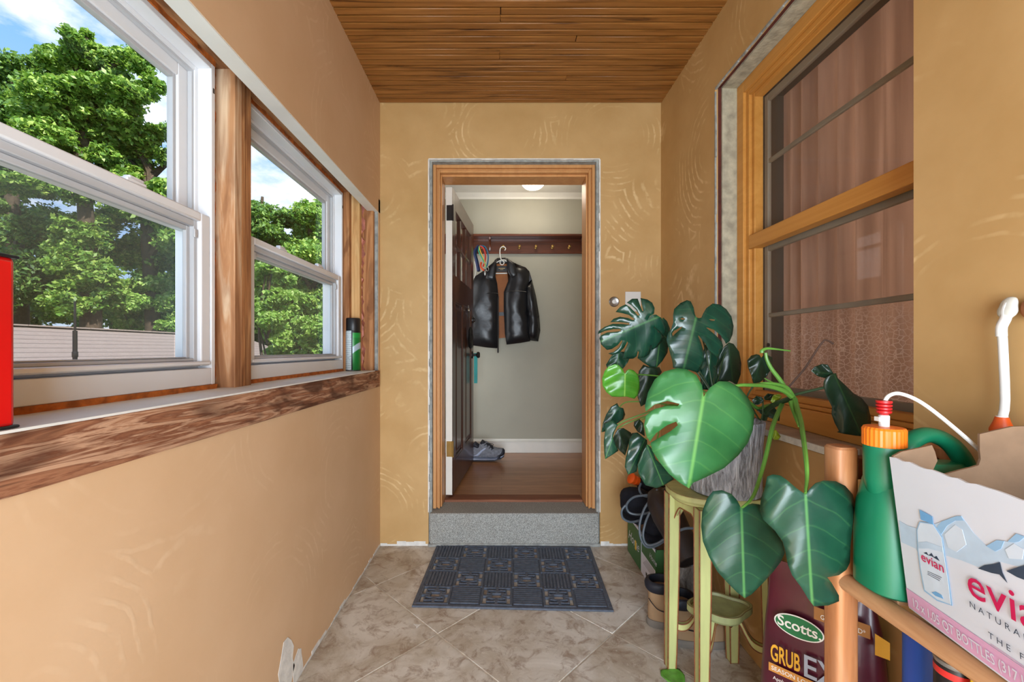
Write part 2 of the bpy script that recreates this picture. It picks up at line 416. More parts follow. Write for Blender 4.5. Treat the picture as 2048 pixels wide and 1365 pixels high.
# ceiling: backing and narrow varnished boards, two per bead-board width
m_ceil = plain('ceiling_backing', c(60, 34, 16), .8)
ce = MB().box(XL-.3, XR+.35, YR-.3, YB+.02, ZC+.008, ZC+.12).build('ceiling', m_ceil); tag(ce, kind='structure')
m_board = wood('varnished_oak_board', [(.30, c(74, 40, 14)), (.42, c(130, 82, 34)), (.6, c(156, 103, 50)), (.8, c(172, 120, 62))], 'x', .9, .42, None, rnd=True, bmp=.05, coat=.15)
bw = .0412
def board_mesh(x0, x1):
    return MB().box(x0, x1, -bw/2+.0042, bw/2-.0042, -.012, 0)
proto = {}
nb = int((YB-YR)/bw)
for k in range(nb):
    yc = YB-.004-bw*(k+.5)
    segs = [(XL-.01, XR+.01)]
    if k in (15, 16): segs = [(XL-.01, -.003), (-.001, XR+.01)]
    elif k in (9, 10): segs = [(XL-.01, -.012), (-.010, XR+.01)]
    elif k in (5, 12, 18, 21): segs = [(XL-.01, .35), (.352, XR+.01)]
    for sg in segs:
        if sg not in proto:
            o = board_mesh(*sg).build('ceiling_board', m_board, ce, local=True, bevel=.002, seg=1); proto[sg] = o
        else: o = copy_obj(proto[sg], ce)
        o.location = (random.uniform(-.004, .004), yc, ZC+.009+random.uniform(-.0012, .0006))

# left wall with the window band
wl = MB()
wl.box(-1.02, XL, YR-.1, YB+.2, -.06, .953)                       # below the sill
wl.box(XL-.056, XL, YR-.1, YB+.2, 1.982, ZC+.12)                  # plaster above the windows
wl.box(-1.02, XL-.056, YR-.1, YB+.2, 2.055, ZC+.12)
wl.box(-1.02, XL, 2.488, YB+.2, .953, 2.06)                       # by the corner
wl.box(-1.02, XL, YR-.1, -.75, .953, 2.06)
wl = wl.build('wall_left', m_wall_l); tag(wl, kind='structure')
MB().box(-1.0, XL+.008, -.76, 2.487, .954, 1.048).build('sill_timber', m_sillwood, wl, bevel=.003)
MB().box(-.872, XL+.006, -.75, 2.40, 1.048, 1.0525).build('painted_sill_top', m_white, wl)
MB().box(XL-.056, XL-.001, -.75, 2.486, 1.9775, 1.982).build('white_soffit_edge', m_white, wl)
MB().box(-1.0, XL-.060, -.75, 2.486, 2.046, 2.056).build('header_timber', m_header, wl)
MB().box(XL-.060, XL-.056, -.75, 2.486, 1.985, 2.05).build('drywall_edge', m_header, wl)
MB().box(XL-.03, XL-.002, 2.478, 2.4885, .953, 1.985).build('drywall_end', m_mortar, wl)
# studs
for (x0, x1, y0, y1, mt) in ((-.98, -.831, 1.317, 1.352, m_sap), (-.98, -.832, 1.354, 1.372, m_stud), (-.98, -.835, 1.374, 1.410, m_stud),
                             (-.98, -.832, .27, .36, m_stud), (-.98, -.845, 2.345, 2.380, m_stud), (-.98, -.800, 2.382, 2.418, m_pine2),
                             (-.98, XL-.020, 2.452, 2.487, m_stud)):
    MB().box(x0, x1, y0, y1, 1.05, 2.05).build('wall_stud', mt, wl, bevel=.002)
# pale sapwood streak with a knot is in the grain; orange foam fills the gaps round the frames
def foam(x0, x1, y0, y1, z0, z1, mat=None, n=14, amp=.004):
    mb = MB(); d = 'z' if (z1-z0) > (y1-y0) else 'y'; rings = []
    for k in range(n+1):
        t = k/n; r = lambda: random.uniform(-amp, amp)
        if d == 'z':
            z = z0+(z1-z0)*t; rings.append([(x0, y0, z), (x1+r(), y0, z), (x1+r(), y1, z), (x0, y1, z)])
        else:
            y = y0+(y1-y0)*t; rings.append([(x0, y, z0), (x1+r(), y, z0), (x1+r(), y, z1), (x0, y, z1)])
    return mb.loft(rings).build('pink_insulation' if mat else 'foam_seal', mat or m_foam, wl, smooth=True)
foam(-.97, -.893, 1.286, 1.3165, 1.0525, 2.046, n=50); foam(-.97, -.89, 2.3225, 2.3445, 1.0525, 2.046, n=50); foam(-.97, -.875, 1.411, 1.438, 1.0525, 2.046)
foam(-.97, -.868, .37, 1.286, 1.0525, 1.066, n=50); foam(-.97, -.868, 1.44, 2.32, 1.0525, 1.066, n=50)
foam(-.97, -.868, .37, 1.286, 2.030, 2.046, n=40); foam(-.97, -.868, 1.44, 2.32, 2.030, 2.046, n=40)
foam(-.96, -.80, 2.4185, 2.4515, 1.0525, 2.046, m_pink, 40, .012)

# vinyl double-hung windows (local frame: x into the room is 0, runs along y, z up)
def vinyl_window(name, y0, y1, z0=1.066, z1=2.030):
    w = struct(name, (-.97, y0, z0)); wd, h = y1-y0, z1-z0
    def ring(mb, xa, xb, y_0, y_1, z_0, z_1, t, tb=None, tt=None):
        tb = t if tb is None else tb; tt = t if tt is None else tt
        mb.box(xa, xb, y_0, y_0+t, z_0, z_1); mb.box(xa, xb, y_1-t, y_1, z_0, z_1)
        mb.box(xa, xb, y_0+t, y_1-t, z_0, z_0+tb); mb.box(xa, xb, y_0+t, y_1-t, z_1-tt, z_1)
        return mb
    fr = ring(MB(), 0, .100, 0, wd, 0, h, .016, .050, .016).build('window_frame', m_vinyl, w, local=True, bevel=.002)
    ring(MB(), 0, .060, .0162, wd-.0162, .0502, h-.0162, .013, .006, .013).build('inner_stop', m_vinyl, fr, local=True, bevel=.0015)
    ring(MB(), .044, .056, .0294, wd-.0294, .0564, h-.0294, .008, .008, .008).build('sash_track', m_vinylg, fr, local=True)
    mid = .497
    us = ring(MB(), .012, .042, .0294, wd-.0294, mid-.042, h-.0294, .042, .036).build('upper_sash', m_vinyl, w, local=True, bevel=.004)
    ring(MB(), .018, .036, .0716, wd-.0716, mid-.006, h-.0716, .012).build('glazing_bead', m_vinylg, us, local=True, bevel=.002)
    MB().box(.025, .028, .080, wd-.080, mid+.002, h-.080).build('pane', m_glass, us, local=True)
    ls = ring(MB(), .061, .097, .0175, wd-.0175, .057, mid+.006, .038, .014, .026).build('lower_sash', m_vinyl, w, local=True, bevel=.004)
    ring(MB(), .062, .086, .0557, wd-.0557, .0712, mid-.0202, .014, .008, .018).build('sash_step', m_vinylg, ls, local=True, bevel=.002)
    ring(MB(), .062, .074, .0699, wd-.0699, .0794, mid-.0384, .013, .004, .014).build('glazing_bead', m_vinylg, ls, local=True, bevel=.002)
    MB().box(.066, .069, .080, wd-.080, .081, mid-.05).build('pane', m_glass, ls, local=True)
    MB().box(.0972, .107, .03, wd-.03, .060, .070).build('lift_rail', m_vinyl, ls, local=True, bevel=.002)
    for q in (.3, .7):
        mb = MB().box(.064, .092, wd*q-.028, wd*q+.028, mid+.006, mid+.016); mb.box(.066, .084, wd*q-.012, wd*q+.030, mid+.016, mid+.026)
        mb.build('sash_lock', m_vinyl, ls, local=True, bevel=.003)
    for q in (.062, wd-.062-.012):
        MB().box(.0862, .092, q, q+.012, mid-.07, mid-.045).build('tilt_latch', m_vinylg, ls, local=True, bevel=.002)
    for q in (.004, wd-.010):
        MB().box(.090, .1008, q, q+.006, h-.085, h-.070).build('clip', m_dark, fr, local=True)
    MB().box(.0025, .0035, .036, wd-.036, .058, mid-.01).build('insect_screen', m_screen, w, local=True)
    return w
vinyl_window('window_1', .402, 1.284); vinyl_window('window_2', 1.440, 2.320); vinyl_window('window_4', -.62, .262)

# back wall with the door opening
DX0, DX1, DZ = -.4354, .5875, 2.309
def back_boxes(y0, y1, dx=0, dz=0, x0=XL-.3, x1=XR+.3):
    mb = MB(); mb.box(x0, DX0-dx, y0, y1, -.06, ZC+.12); mb.box(DX1+dx, x1, y0, y1, -.06, ZC+.12); mb.box(DX0-dx, DX1+dx, y0, y1, DZ+dz, ZC+.12)
    return mb
wb = back_boxes(YB, YB+.016).build('wall_back', m_wall); tag(wb, kind='structure')
back_boxes(YB+.016, YB+.20, -.0185, -.010).build('masonry_core', m_mortar, wb)
mb = MB()                                                           # chipped corner of the opening
for k in range(46):
    z = .2+k*.0458; r = random.uniform(.002, .008)
    for x, s in ((DX0, 1), (DX1, -1)): mb.box(x-.003*s, x+r*s, YB-.0012, YB+.018, z, z+.0458)
for k in range(26):
    x = DX0+k*.0393; mb.box(x, x+.0393, YB-.0012, YB+.018, DZ-random.uniform(.002, .006), DZ+.003)
mb.build('chipped_plaster_edge', m_chalk, wb)
mb = MB()
for (x0, x1) in ((XL+.002, DX0-.004), (DX1+.004, .76)):
    x = x0
    while x < x1:
        q = min(x1, x+random.uniform(.02, .06)); mb.box(x, q, YB-.0014, YB, 0, random.uniform(.008, .028)); x = q
mb.build('bare_plaster_foot', m_chalk, wb)
mb = MB(); y = .4
while y < YB-.01:
    q = min(YB-.002, y+random.uniform(.03, .09)); mb.box(XL-.001, XL+.0014, y, q, 0, random.uniform(.004, .020)); y = q
for (y, z, a, b) in ((1.42, .10, .07, .11), (1.50, .04, .05, .07), (1.36, .03, .06, .09)):
    mb.prism([(XL+.0005, y+a*math.cos(t)*random.uniform(.6, 1), z+b*math.sin(t)*random.uniform(.6, 1)) for t in [k*2*PI/13 for k in range(13)]], (.0008, 0, 0))
mb.build('bare_plaster_foot', m_chalk, wl)
mb = MB(); mb.box(-1.0, DX0, YB+.2, YB+.28, -.06, ZC+.12); mb.box(DX1, 1.3, YB+.2, YB+.28, -.06, ZC+.12); mb.box(DX0, DX1, YB+.2, YB+.28, DZ, ZC+.12)

# painted door casing, stepped inward
cas = struct('trim_1')
def casing_ring(x0, x1, zt, xi0, xi1, zi, y0, y1, name):
    mb = MB(); mb.box(x0, xi0, y0, y1, .2, zt); mb.box(xi1, x1, y0, y1, .2, zt); mb.box(xi0, xi1, y0, y1, zi, zt)
    return mb.build(name, m_casing, cas, bevel=.003)
casing_ring(-.418, .572, 2.300, -.398, .552, 2.280, 2.575, 2.74, 'outer_bead')
casing_ring(-.398, .552, 2.280, -.388, .542, 2.266, 2.590, 2.74, 'casing_step')
casing_ring(-.388, .542, 2.266, -.376, .531, 2.252, 2.578, 2.74, 'casing_bead')
casing_ring(-.376, .531, 2.252, -.367, .521, 2.238, 2.606, 2.74, 'door_stop')
# granite step and wooden threshold
def granite():
    m, nt, b = newmat('speckled_granite', .75, 0, .3); v = coords(nt)
    f = tnoise(nt, v, 230, 3, .7); g2 = tnoise(nt, v, 6, 4)
    col = ramp(nt, f, [(.34, c(96, 98, 96)), (.5, c(156, 158, 154)), (.66, c(206, 207, 202))])
    L(nt, mixc(nt, math_(nt, 'MULTIPLY', g2, .4), col, c(120, 112, 96)), b.inputs['Base Color']); bump(nt, b, f, .25, .003); return m
m_granite = granite()
st = MB().box(-.428, .580, 2.512, 2.71, .012, .196).build('step', m_granite, bevel=.006); tag(st, 'grey speckled stone doorstep under the open doorway', 'doorstep', kind='structure')
MB().box(-.436, .588, 2.505, 2.54, -.002, .0165).build('mortar_bed', m_mortar, st, bevel=.004)
m_thresh = wood('worn_red_threshold', [(.3, c(104, 58, 38)), (.7, c(150, 96, 66))], 'x', 1, .6)
MB().box(-.366, .520, 2.70, 2.80, .17, .211).build('threshold', m_thresh, st, bevel=.004)

# right wall (the house wall) with a recessed window
WY0, WY1, WZ0, WZ1 = .975, 1.882, .86, 2.335
def side_boxes(x0, x1, d=0):
    mb = MB(); mb.box(x0, x1, YR-.1, WY0-d, -.06, ZC+.12); mb.box(x0, x1, WY1+d, YB+.3, -.06, ZC+.12)
    mb.box(x0, x1, WY0-d, WY1+d, -.06, WZ0); mb.box(x0, x1, WY0-d, WY1+d, WZ1+d, ZC+.12); return mb
wr = side_boxes(XR, XR+.013).build('wall_right', m_wall); tag(wr, kind='structure')
side_boxes(XR+.013, XR+.032, .008).build('brick_gap', m_redgap, wr)
side_boxes(XR+.032, XR+.36).build('concrete_reveal', m_concrete, wr)
mb = MB()
for k in range(40):
    z = WZ0+k*.0365; mb.box(XR-.001, XR+.006, WY1-random.uniform(.001, .007), WY1+.003, z, z+.0365)
for k in range(30):
    y = WY0+k*.0302; mb.box(XR-.001, XR+.006, y, y+.0302, WZ1-random.uniform(.001, .007), WZ1+.003)
mb.build('chipped_plaster_edge', m_mortar, wr)
m_marble = plain('dusty_stone_sill', c(168, 150, 128), .75, var=.2, scale=18, bmp=.2)
m_sill_edge = plain('pale_stone_edge', c(206, 204, 192), .8, var=.15, scale=50, bmp=.3)
sl = MB().prism([(.938, 1.90, .866), (.938, 1.228, .866), (.962, 1.205, .866), (1.06, 1.205, .866), (1.06, WY0+.002, .866), (1.075, WY0+.002, .866), (1.075, 1.90, .866)], (0, 0, .022)).build('window_sill', m_marble, wr, bevel=.003)
MB().prism([(.9365, 1.90, .8655), (.9365, 1.228, .8655), (.962, 1.203, .8655), (1.02, 1.203, .8655), (1.02, 1.206, .8655), (.963, 1.206, .8655), (.939, 1.23, .8655), (.939, 1.90, .8655)], (0, 0, .021)).build('sill_front', m_sill_edge, sl)

w3 = struct('window_3', (1.06, WY0, .888))
def yz_ring(x0, x1, y0, y1, z0, z1, tl, tr, tb, tt):
    mb = MB(); mb.box(x0, x1, y0, y0+tl, z0, z1); mb.box(x0, x1, y1-tr, y1, z0, z1); mb.box(x0, x1, y0+tl, y1-tr, z0, z0+tb); mb.box(x0, x1, y0+tl, y1-tr, z1-tt, z1); return mb
of = yz_ring(1.048, 1.10, WY0, WY1, .8885, WZ1, .05, .05, .075, .05).build('window_frame', m_casing2, w3, bevel=.003)
yz_ring(1.060, 1.105, WY0+.0502, WY1-.0502, .964, WZ1-.0502, .022, .022, .014, .022).build('frame_step', m_casing2, of, bevel=.003)
yz_ring(1.072, 1.110, WY0+.0724, WY1-.0724, .9782, WZ1-.0724, .020, .020, .022, .020).build('frame_step', m_casing2, of, bevel=.003)
MB().box(1.058, 1.104, WY0+.073, WY1-.073, 1.600, 1.658).build('meeting_rail', m_casing2, of, bevel=.003)
m_sash = plain('grey_sash_paint', c(156, 148, 130), .6, var=.12)
m_sashd = plain('dark_sash_channel', c(60, 54, 46), .7, var=.15)
us = yz_ring(1.112, 1.128, WY0+.074, WY1-.094, 1.640, 2.24, .024, .024, .03, .03).build('upper_sash', m_sash, w3, bevel=.003)
ls = yz_ring(1.112, 1.128, WY0+.074, WY1-.094, .990, 1.612, .024, .024, .034, .03).build('lower_sash', m_sash, w3, bevel=.003)
yz_ring(1.110, 1.20, WY0+.01, WY1-.010, .94, 2.30, .075, .075, .05, .05).build('jamb_channel', m_sashd, w3)
MB().box(1.114, 1.127, WY0+.098, WY1-.118, 1.950, 1.968).build('muntin', m_sash, us, bevel=.003)
MB().box(1.114, 1.127, WY0+.098, WY1-.118, 1.305, 1.323).build('muntin', m_sash, ls, bevel=.003)
m_glass2 = glassy('old_window_glass', .9)
MB().box(1.119, 1.121, WY0+.098, WY1-.118, 1.67, 2.21).build('pane', m_glass2, us)
MB().box(1.119, 1.121, WY0+.098, WY1-.118, 1.024, 1.582).build('pane', m_glass2, ls)
MB().lathe([(.004, 0), (.008, .002), (.008, .006)], (1.106, 1.745, 1.19), 12, (-1, 0, 0)).build('screw_head', m_dark, w3, smooth=True)
m_frscreen = screeny('window_screen', c(120, 104, 88), .16)
MB().box(1.1075, 1.1085, WY0+.092, WY1-.092, .985, 2.245).build('insect_screen', m_frscreen, w3)
# lace curtain inside, thin pleated cloth in front of a dim room
def curtain_mat():
    m = bpy.data.materials.new('lace_curtain'); m.use_nodes = True; nt = m.node_tree; nt.nodes.clear()
    o = N(nt, 'ShaderNodeOutputMaterial'); d = N(nt, 'ShaderNodeBsdfDiffuse'); t = N(nt, 'ShaderNodeBsdfTranslucent'); x = N(nt, 'ShaderNodeMixShader'); x.inputs[0].default_value = .5
    v = coords(nt); sp = N(nt, 'ShaderNodeSeparateXYZ'); L(nt, v, sp.inputs[0])
    vo = N(nt, 'ShaderNodeTexVoronoi', feature='DISTANCE_TO_EDGE'); vo.inputs['Scale'].default_value = 70; L(nt, v, vo.inputs[0])
    lace = math_(nt, 'MULTIPLY', ramp(nt, vo.outputs[0], [(.03, G1), (.09, G0)]), ramp(nt, sp.outputs['Z'], [(.30, G1), (.42, G0)]))
    fl_ = ramp(nt, tnoise(nt, coords(nt, (4, 14, .6)), 1.6, 3), [(.40, c(172, 142, 126)), (.66, c(212, 180, 162))])
    cl = mixc(nt, math_(nt, 'MULTIPLY', lace, .8), fl_, c(226, 206, 196))
    L(nt, cl, d.inputs[0]); L(nt, cl, t.inputs[0]); L(nt, d.outputs[0], x.inputs[1]); L(nt, t.outputs[0], x.inputs[2]); L(nt, x.outputs[0], o.inputs[0]); return m
cur = MB(); ny = 110; A = []
for k in range(ny+1):
    y = .93+1.0*k/ny; q = k/ny
    x = 1.235+.020*math.sin(q*62+2*math.sin(q*9))+.010*math.sin(q*23)
    A.append((cur.v((x, y, .93)), cur.v((x+.004*math.sin(q*40), y, 1.6)), cur.v((x, y, 2.36))))
for k in range(ny):
    for r in range(2): cur.face([A[k][r], A[k+1][r], A[k+1][r+1], A[k][r+1]])
cu = cur.build('lace_curtain', curtain_mat(), None, smooth=True)
for v in cu.data.vertices: v.co -= Vector((1.235, 1.43, .93))
cu.location = (1.235, 1.43, .93); tag(cu, 'pleated pinkish lace curtain hanging behind the old wooden window', 'curtain')
m_room = plain('dim_room_wall', c(150, 128, 104), .8)
rm = MB(); rm.box(3.2, 3.3, -.2, YB+.3, -.06, ZC+.12); rm.box(1.31, 3.3, -.3, -.2, -.06, ZC+.12); rm.box(1.31, 3.3, YB+.3, YB+.4, -.06, ZC+.12)
rm.box(1.31, 3.3, -.3, YB+.4, -.10, 0); rm.box(1.25, 3.3, -.3, YB+.4, ZC, ZC+.12)
tag(rm.build('wall_room', m_room), kind='structure')
light('room_lamp', 'POINT', (2.7, 1.25, 1.75), (0, 0, 0), 58, (1, .84, .72), shadow_soft_size=.12)

# rear end of the porch (behind the camera): a glazed opening
rw = MB(); rw.box(-1.02, -.62, YR-.1, YR, -.06, ZC+.1); rw.box(.86, 1.3, YR-.1, YR, -.06, ZC+.1); rw.box(-.62, .86, YR-.1, YR, -.06, .12); rw.box(-.62, .86, YR-.1, YR, 2.2, ZC+.1)
tag(rw.build('wall_rear', m_wall), kind='structure')

# the small white switch plate and the door bell
sw = thing('switch_plate', P(1265, 596, 2.5185), 'blank white wall plate beside the round door bell', 'wall plate')
a, b_ = P(1250, 612, 2.52), P(1281, 584, 2.52)
MB().box(a.x, b_.x, 2.512, 2.5195, a.z-.035, b_.z).build('plate', m_white, sw, bevel=.002)
db = thing('door_bell', P(1228, 604, 2.5195), 'round silver and brass door bell button on golden wall', 'door bell')
MB().lathe([(.030, 0), (.031, .004), (.026, .009), (.022, .007)], P(1228, 604, 2.5195), 28, (0, -1, 0)).build('bezel', m_steel, db, smooth=True)
MB().lathe([(.022, .002), (.020, .006)], P(1228, 604, 2.5195), 24, (0, -1, 0)).build('ring', m_dark, db, smooth=True)
MB().lathe([(.013, .005), (.013, .010), (.008, .012)], P(1228, 604, 2.5195), 20, (0, -1, 0)).build('button', m_white, db, smooth=True)
pk = thing('wall_peg', (XR, .745, 1.243), 'brown wooden peg on the wall beside the white wand', 'peg')
MB().lathe([(.007, 0), (.008, .004), (.017, .006), (.020, .013), (.012, .019)], (XR, .745, 1.243), 20, (-1, 0, 0)).build('knob', wood('peg_wood', [(.3, c(136, 78, 34)), (.7, c(172, 106, 52))], 'x'), pk, smooth=True)

# ================================================================ the hallway behind the door
HF, HY, HC = .205, 3.96, 2.627
m_hallwall = plain('sage_grey_wall', c(168, 164, 148), .7, var=.05, scale=3)
m_hallwhite = plain('hall_white_paint', c(226, 222, 212), .5, var=.04)
m_hallfloor = None
def plank_mat():
    m, nt, b = newmat('oak_strip_floor', .35, 0, .5); v = coords(nt)
    br = N(nt, 'ShaderNodeTexBrick'); br.offset = .37; br.inputs['Scale'].default_value = 1; br.inputs['Brick Width'].default_value = 1.3; br.inputs['Row Height'].default_value = .057
    br.inputs['Mortar Size'].default_value = .0012; br.inputs['Color1'].default_value = c(150, 96, 56); br.inputs['Color2'].default_value = c(184, 128, 80); br.inputs['Mortar'].default_value = c(72, 40, 22)
    L(nt, v, br.inputs['Vector']); g_ = tnoise(nt, coords(nt, (2, 40, 1)), 2, 6, .6, 1)
    L(nt, mixc(nt, .55, br.outputs[0], ramp(nt, g_, [(.3, c(116, 70, 40)), (.7, c(196, 142, 94))])), b.inputs['Base Color']); b.inputs['Coat Weight'].default_value = .2; return m
hf = MB().box(-1.02, 1.5, 2.72, HY+.1, HF-.08, HF).build('floor_hall', plank_mat()); tag(hf, kind='structure')
hw = MB().box(-1.02, 1.5, HY, HY+.12, HF-.08, HC+.1).build('wall_hall_back', m_hallwall); tag(hw, kind='structure')
h2 = MB(); h2.box(1.3, 1.42, 2.72, HY, HF-.08, HC+.1); h2.box(-1.02, -.93, 2.72, HY, HF-.08, HC+.1)
h2.box(-1.02, DX0-.004, 2.722, 2.80, HF-.08, HC+.1); h2.box(DX1+.004, 1.42, 2.722, 2.80, HF-.08, HC+.1); h2.box(DX0-.004, DX1+.004, 2.722, 2.80, DZ, HC+.1)
tag(h2.build('wall_hall_sides', m_hallwhite), kind='structure')
hc = MB().box(-1.02, 1.5, 2.72, HY+.1, HC, HC+.1).build('ceiling_hall', m_hallwhite); tag(hc, kind='structure')
tag(MB().prism([(-.93, HY, HC-.048), (-.93, HY-.012, HC-.048), (-.93, HY-.016, HC-.03), (-.93, HY-.05, HC), (-.93, HY, HC)], (2.3, 0, 0)).build('trim_2', m_hallwhite), kind='structure')
bbm = MB(); bbm.box(-.93, 1.3, HY-.014, HY, HF, HF+.105); bbm.box(-.93, 1.3, HY-.020, HY, HF+.105, HF+.113); bbm.box(-.93, 1.3, HY-.010, HY, HF+.113, HF+.131)
tag(bbm.build('baseboard_hall', m_hallwhite, bevel=.003), kind='structure')
# ceiling lamp
cl = thing('ceiling_lamp', (.27, 3.62, HC), 'round glowing dome lamp on the white hallway ceiling', 'lamp')
MB().lathe([(.085, 0), (.085, -.014), (.10, -.018), (.10, -.026)], (.27, 3.62, HC), 32).build('base', m_hallwhite, cl, smooth=True)
MB().lathe([(.098, -.024), (.092, -.045), (.07, -.066), (.035, -.078), (.004, -.081)], (.27, 3.62, HC), 32).build('dome', lamp_mat('lamp_dome', c(255, 236, 206), 5.0), cl, smooth=True)
light('ceiling_lamp_bulb', 'POINT', (.27, 3.50, HC-.14), (0, 0, 0), 5, (1, .88, .72), shadow_soft_size=.09)
light('hall_window_daylight', 'AREA', (-.90, 3.30, 1.45), (0, -PI/2, 0), 8, (.94, .97, 1), shape='RECTANGLE', size=1.4, size_y=.9)

# the open door: hinged left, swung into the hall (local x along the leaf, y thickness away to the left)
dv = Vector((.080, .84, 0)).normalized()
dr = thing('door_1', (-.318, 2.735, .227), None, None, rot=(0, 0, math.atan2(dv.y, dv.x)), kind='structure')
m_door = wood('dark_varnished_door', [(.3, c(50, 26, 15)), (.55, c(74, 38, 20)), (.8, c(98, 54, 28))], 'z', 1, .32, bmp=.05, coat=.3)
DW, DH, DT = .845, 2.0, .044
mb = MB(); mb.box(0, .105, 0, DT, 0, DH); mb.box(DW-.105, DW, 0, DT, 0, DH); mb.box(.105, DW-.105, 0, DT, DH-.125, DH)
mb.box(.105, DW-.105, 0, DT, 1.27, 1.44); mb.box(.105, DW-.105, 0, DT, 0, .21); mb.box(DW/2-.05, DW/2+.05, 0, DT, .21, 1.27)
leaf_o = mb.build('leaf_frame', m_door, dr, local=True, bevel=.002)
MB().box(-.0015, .0, .001, DT-.001, .003, DH-.003).build('hinge_edge', m_hallwhite, dr, local=True)
for x0, x1 in ((.105, DW/2-.05), (DW/2+.05, DW-.105)):
    pn = MB(); pn.box(x0, x1, .014, DT-.014, .21, 1.27); pn = pn.build('door_panel', m_door, dr, local=True)
    q = MB(); q.loft([[(x0+.03, .0135, .24), (x1-.03, .0135, .24), (x1-.03, .0135, 1.24), (x0+.03, .0135, 1.24)], [(x0+.055, .004, .265), (x1-.055, .004, .265), (x1-.055, .004, 1.215), (x0+.055, .004, 1.215)]])
    q.build('raised_field', m_door, pn, local=True)
    q = MB(); q.box(x0, x0+.014, .002, .014, .21, 1.27); q.box(x1-.014, x1, .002, .014, .21, 1.27); q.box(x0, x1, .002, .014, .21, .224); q.box(x0, x1, .002, .014, 1.256, 1.27)
    q.build('panel_moulding', m_door, pn, local=True, bevel=.003)
lx0, lx1, lz0, lz1 = .105, DW-.105, 1.44, DH-.125
for k in (1, 2):
    x = lx0+(lx1-lx0)*k/3; MB().box(x-.011, x+.011, .008, DT-.008, lz0, lz1).build('muntin', m_door, dr, local=True, bevel=.003)
for k in range(3):
    a, b_ = lx0+(lx1-lx0)*k/3, lx0+(lx1-lx0)*(k+1)/3
    z = (lz0+lz1)/2
    MB().box(a+(.011 if k else 0), b_-(.011 if k < 2 else 0), .0085, DT-.0085, z-.011, z+.011).build('muntin', m_door, dr, local=True, bevel=.003)
    for z0, z1 in ((lz0, z-.011), (z+.011, lz1)):
        MB().box(a+(.011 if k else 0), b_-(.011 if k < 2 else 0), .020, .024, z0, z1).build('pane', m_glass, dr, local=True)
for z, mt in ((1.83, m_dark), (.30, m_brass)):
    q = MB(); q.box(-.003, -.0016, .0, DT-.006, z-.05, z+.05); q.tube([(-.004, -.004, z-.052), (-.004, -.004, z+.052)], .006, 10)
    q.build('hinge', mt, dr, local=True, smooth=True)
kn = MB().lathe([(.030, 0), (.030, .006), (.012, .010), (.011, .034), (.024, .042), (.027, .054), (.020, .064), (.004, .066)], (DW-.065, 0, .90), 22, (0, -1, 0)).build('door_knob', m_dark, dr, local=True, smooth=True)
MB().lathe([(.028, 0), (.026, .012), (.016, .016), (.015, .024), (.004, .026)], (DW-.065, 0, 1.19), 22, (0, -1, 0)).build('deadbolt', m_dark, dr, local=True, smooth=True)
for z in (.90, 1.19):
    MB().box(DW, DW+.0015, .012, DT-.012, z-.04, z+.04).build('latch_plate', m_brass, dr, local=True)

# keys with a black pouch hanging from the deadbolt
DM = Matrix.Translation(dr.location) @ Matrix.Rotation(dr.rotation_euler.z, 4, 'Z')
dp = lambda x, y, z: DM @ Vector((x, y, z))
ky = thing('key_bunch', dp(.70, -.03, 1.02), 'bunch of keys and black pouch hanging on the dark door', 'keys')
MB().tube([dp(.52+.014*math.cos(t), -.016, 1.27+.014*math.sin(t)) for t in [k*2*PI/14 for k in range(14)]], .0018, 6, closed=True).build('key_ring', m_steel, ky, smooth=True)
for i, (dx, L_) in enumerate(((-.02, .06), (0, .075), (.02, .065))):
    q = MB(); a0 = dp(.52, -.014-.004*i, 1.256); a1 = dp(.52+dx, -.014-.004*i, 1.256-L_); q.tube([a0, a1], .004, 4, flat=.3); q.lathe([(.011, -.0015), (.011, .0015)], a0+Vector((0, 0, -.008)), 12, (1, 0, 0)); q.build('key', m_steel if i != 1 else m_brass, ky)
MB().tube(catmull([dp(.52, -.015, 1.256), dp(.545, -.018, 1.18), dp(.57, -.018, 1.12)], 4), .0025, 6).build('lanyard', m_steel, ky, smooth=True)
mb = MB(); z0, z1 = .95, 1.12; rings = []
for t, a, b_ in ((0, .03, .006), (.1, .05, .014), (.5, .056, .018), (.85, .05, .015), (1, .03, .006)):
    z = z0+(z1-z0)*t; rings.append([dp(.58+a*math.cos(k*PI/6), -.022+b_*math.sin(k*PI/6), z) for k in range(12)])
mb.loft(rings).build('pouch', plain('black_leather', c(16, 15, 16), .5, bmp=.2), ky, smooth=True)

# ---------------- coat shelf with pegs
m_rack = wood('cherry_shelf', [(.3, c(72, 34, 20)), (.6, c(104, 52, 30)), (.8, c(128, 68, 40))], 'x', .8, .35, coat=.3, bmp=.03)
rk = thing('coat_shelf', (.2, HY, 2.06), 'cherry brown wooden wall shelf with brass pegs in the hallway', 'coat rack')
MB().box(-.62, .78, HY-.018, HY-.001, 2.068, 2.205).build('back_board', m_rack, rk, bevel=.002)
MB().box(-.64, .80, HY-.12, HY-.001, 2.205, 2.225).build('shelf_top', m_rack, rk, bevel=.004)
MB().box(-.62, .78, HY-.024, HY-.018, 2.066, 2.076).build('lower_bead', m_rack, rk, bevel=.002)
MB().box(-.62, .78, HY-.024, HY-.018, 2.172, 2.180).build('upper_bead', m_rack, rk, bevel=.002)
for px in (980, 1163, 760):
    x = (px-CX)/F*HY
    MB().prism([(x-.009, HY-.018, 2.09), (x-.009, HY-.03, 2.09), (x-.009, HY-.034, 2.12), (x-.009, HY-.05, 2.15), (x-.009, HY-.095, 2.18), (x-.009, HY-.10, 2.205), (x-.009, HY-.018, 2.205)], (.018, 0, 0)).build('bracket', m_rack, rk, bevel=.003)
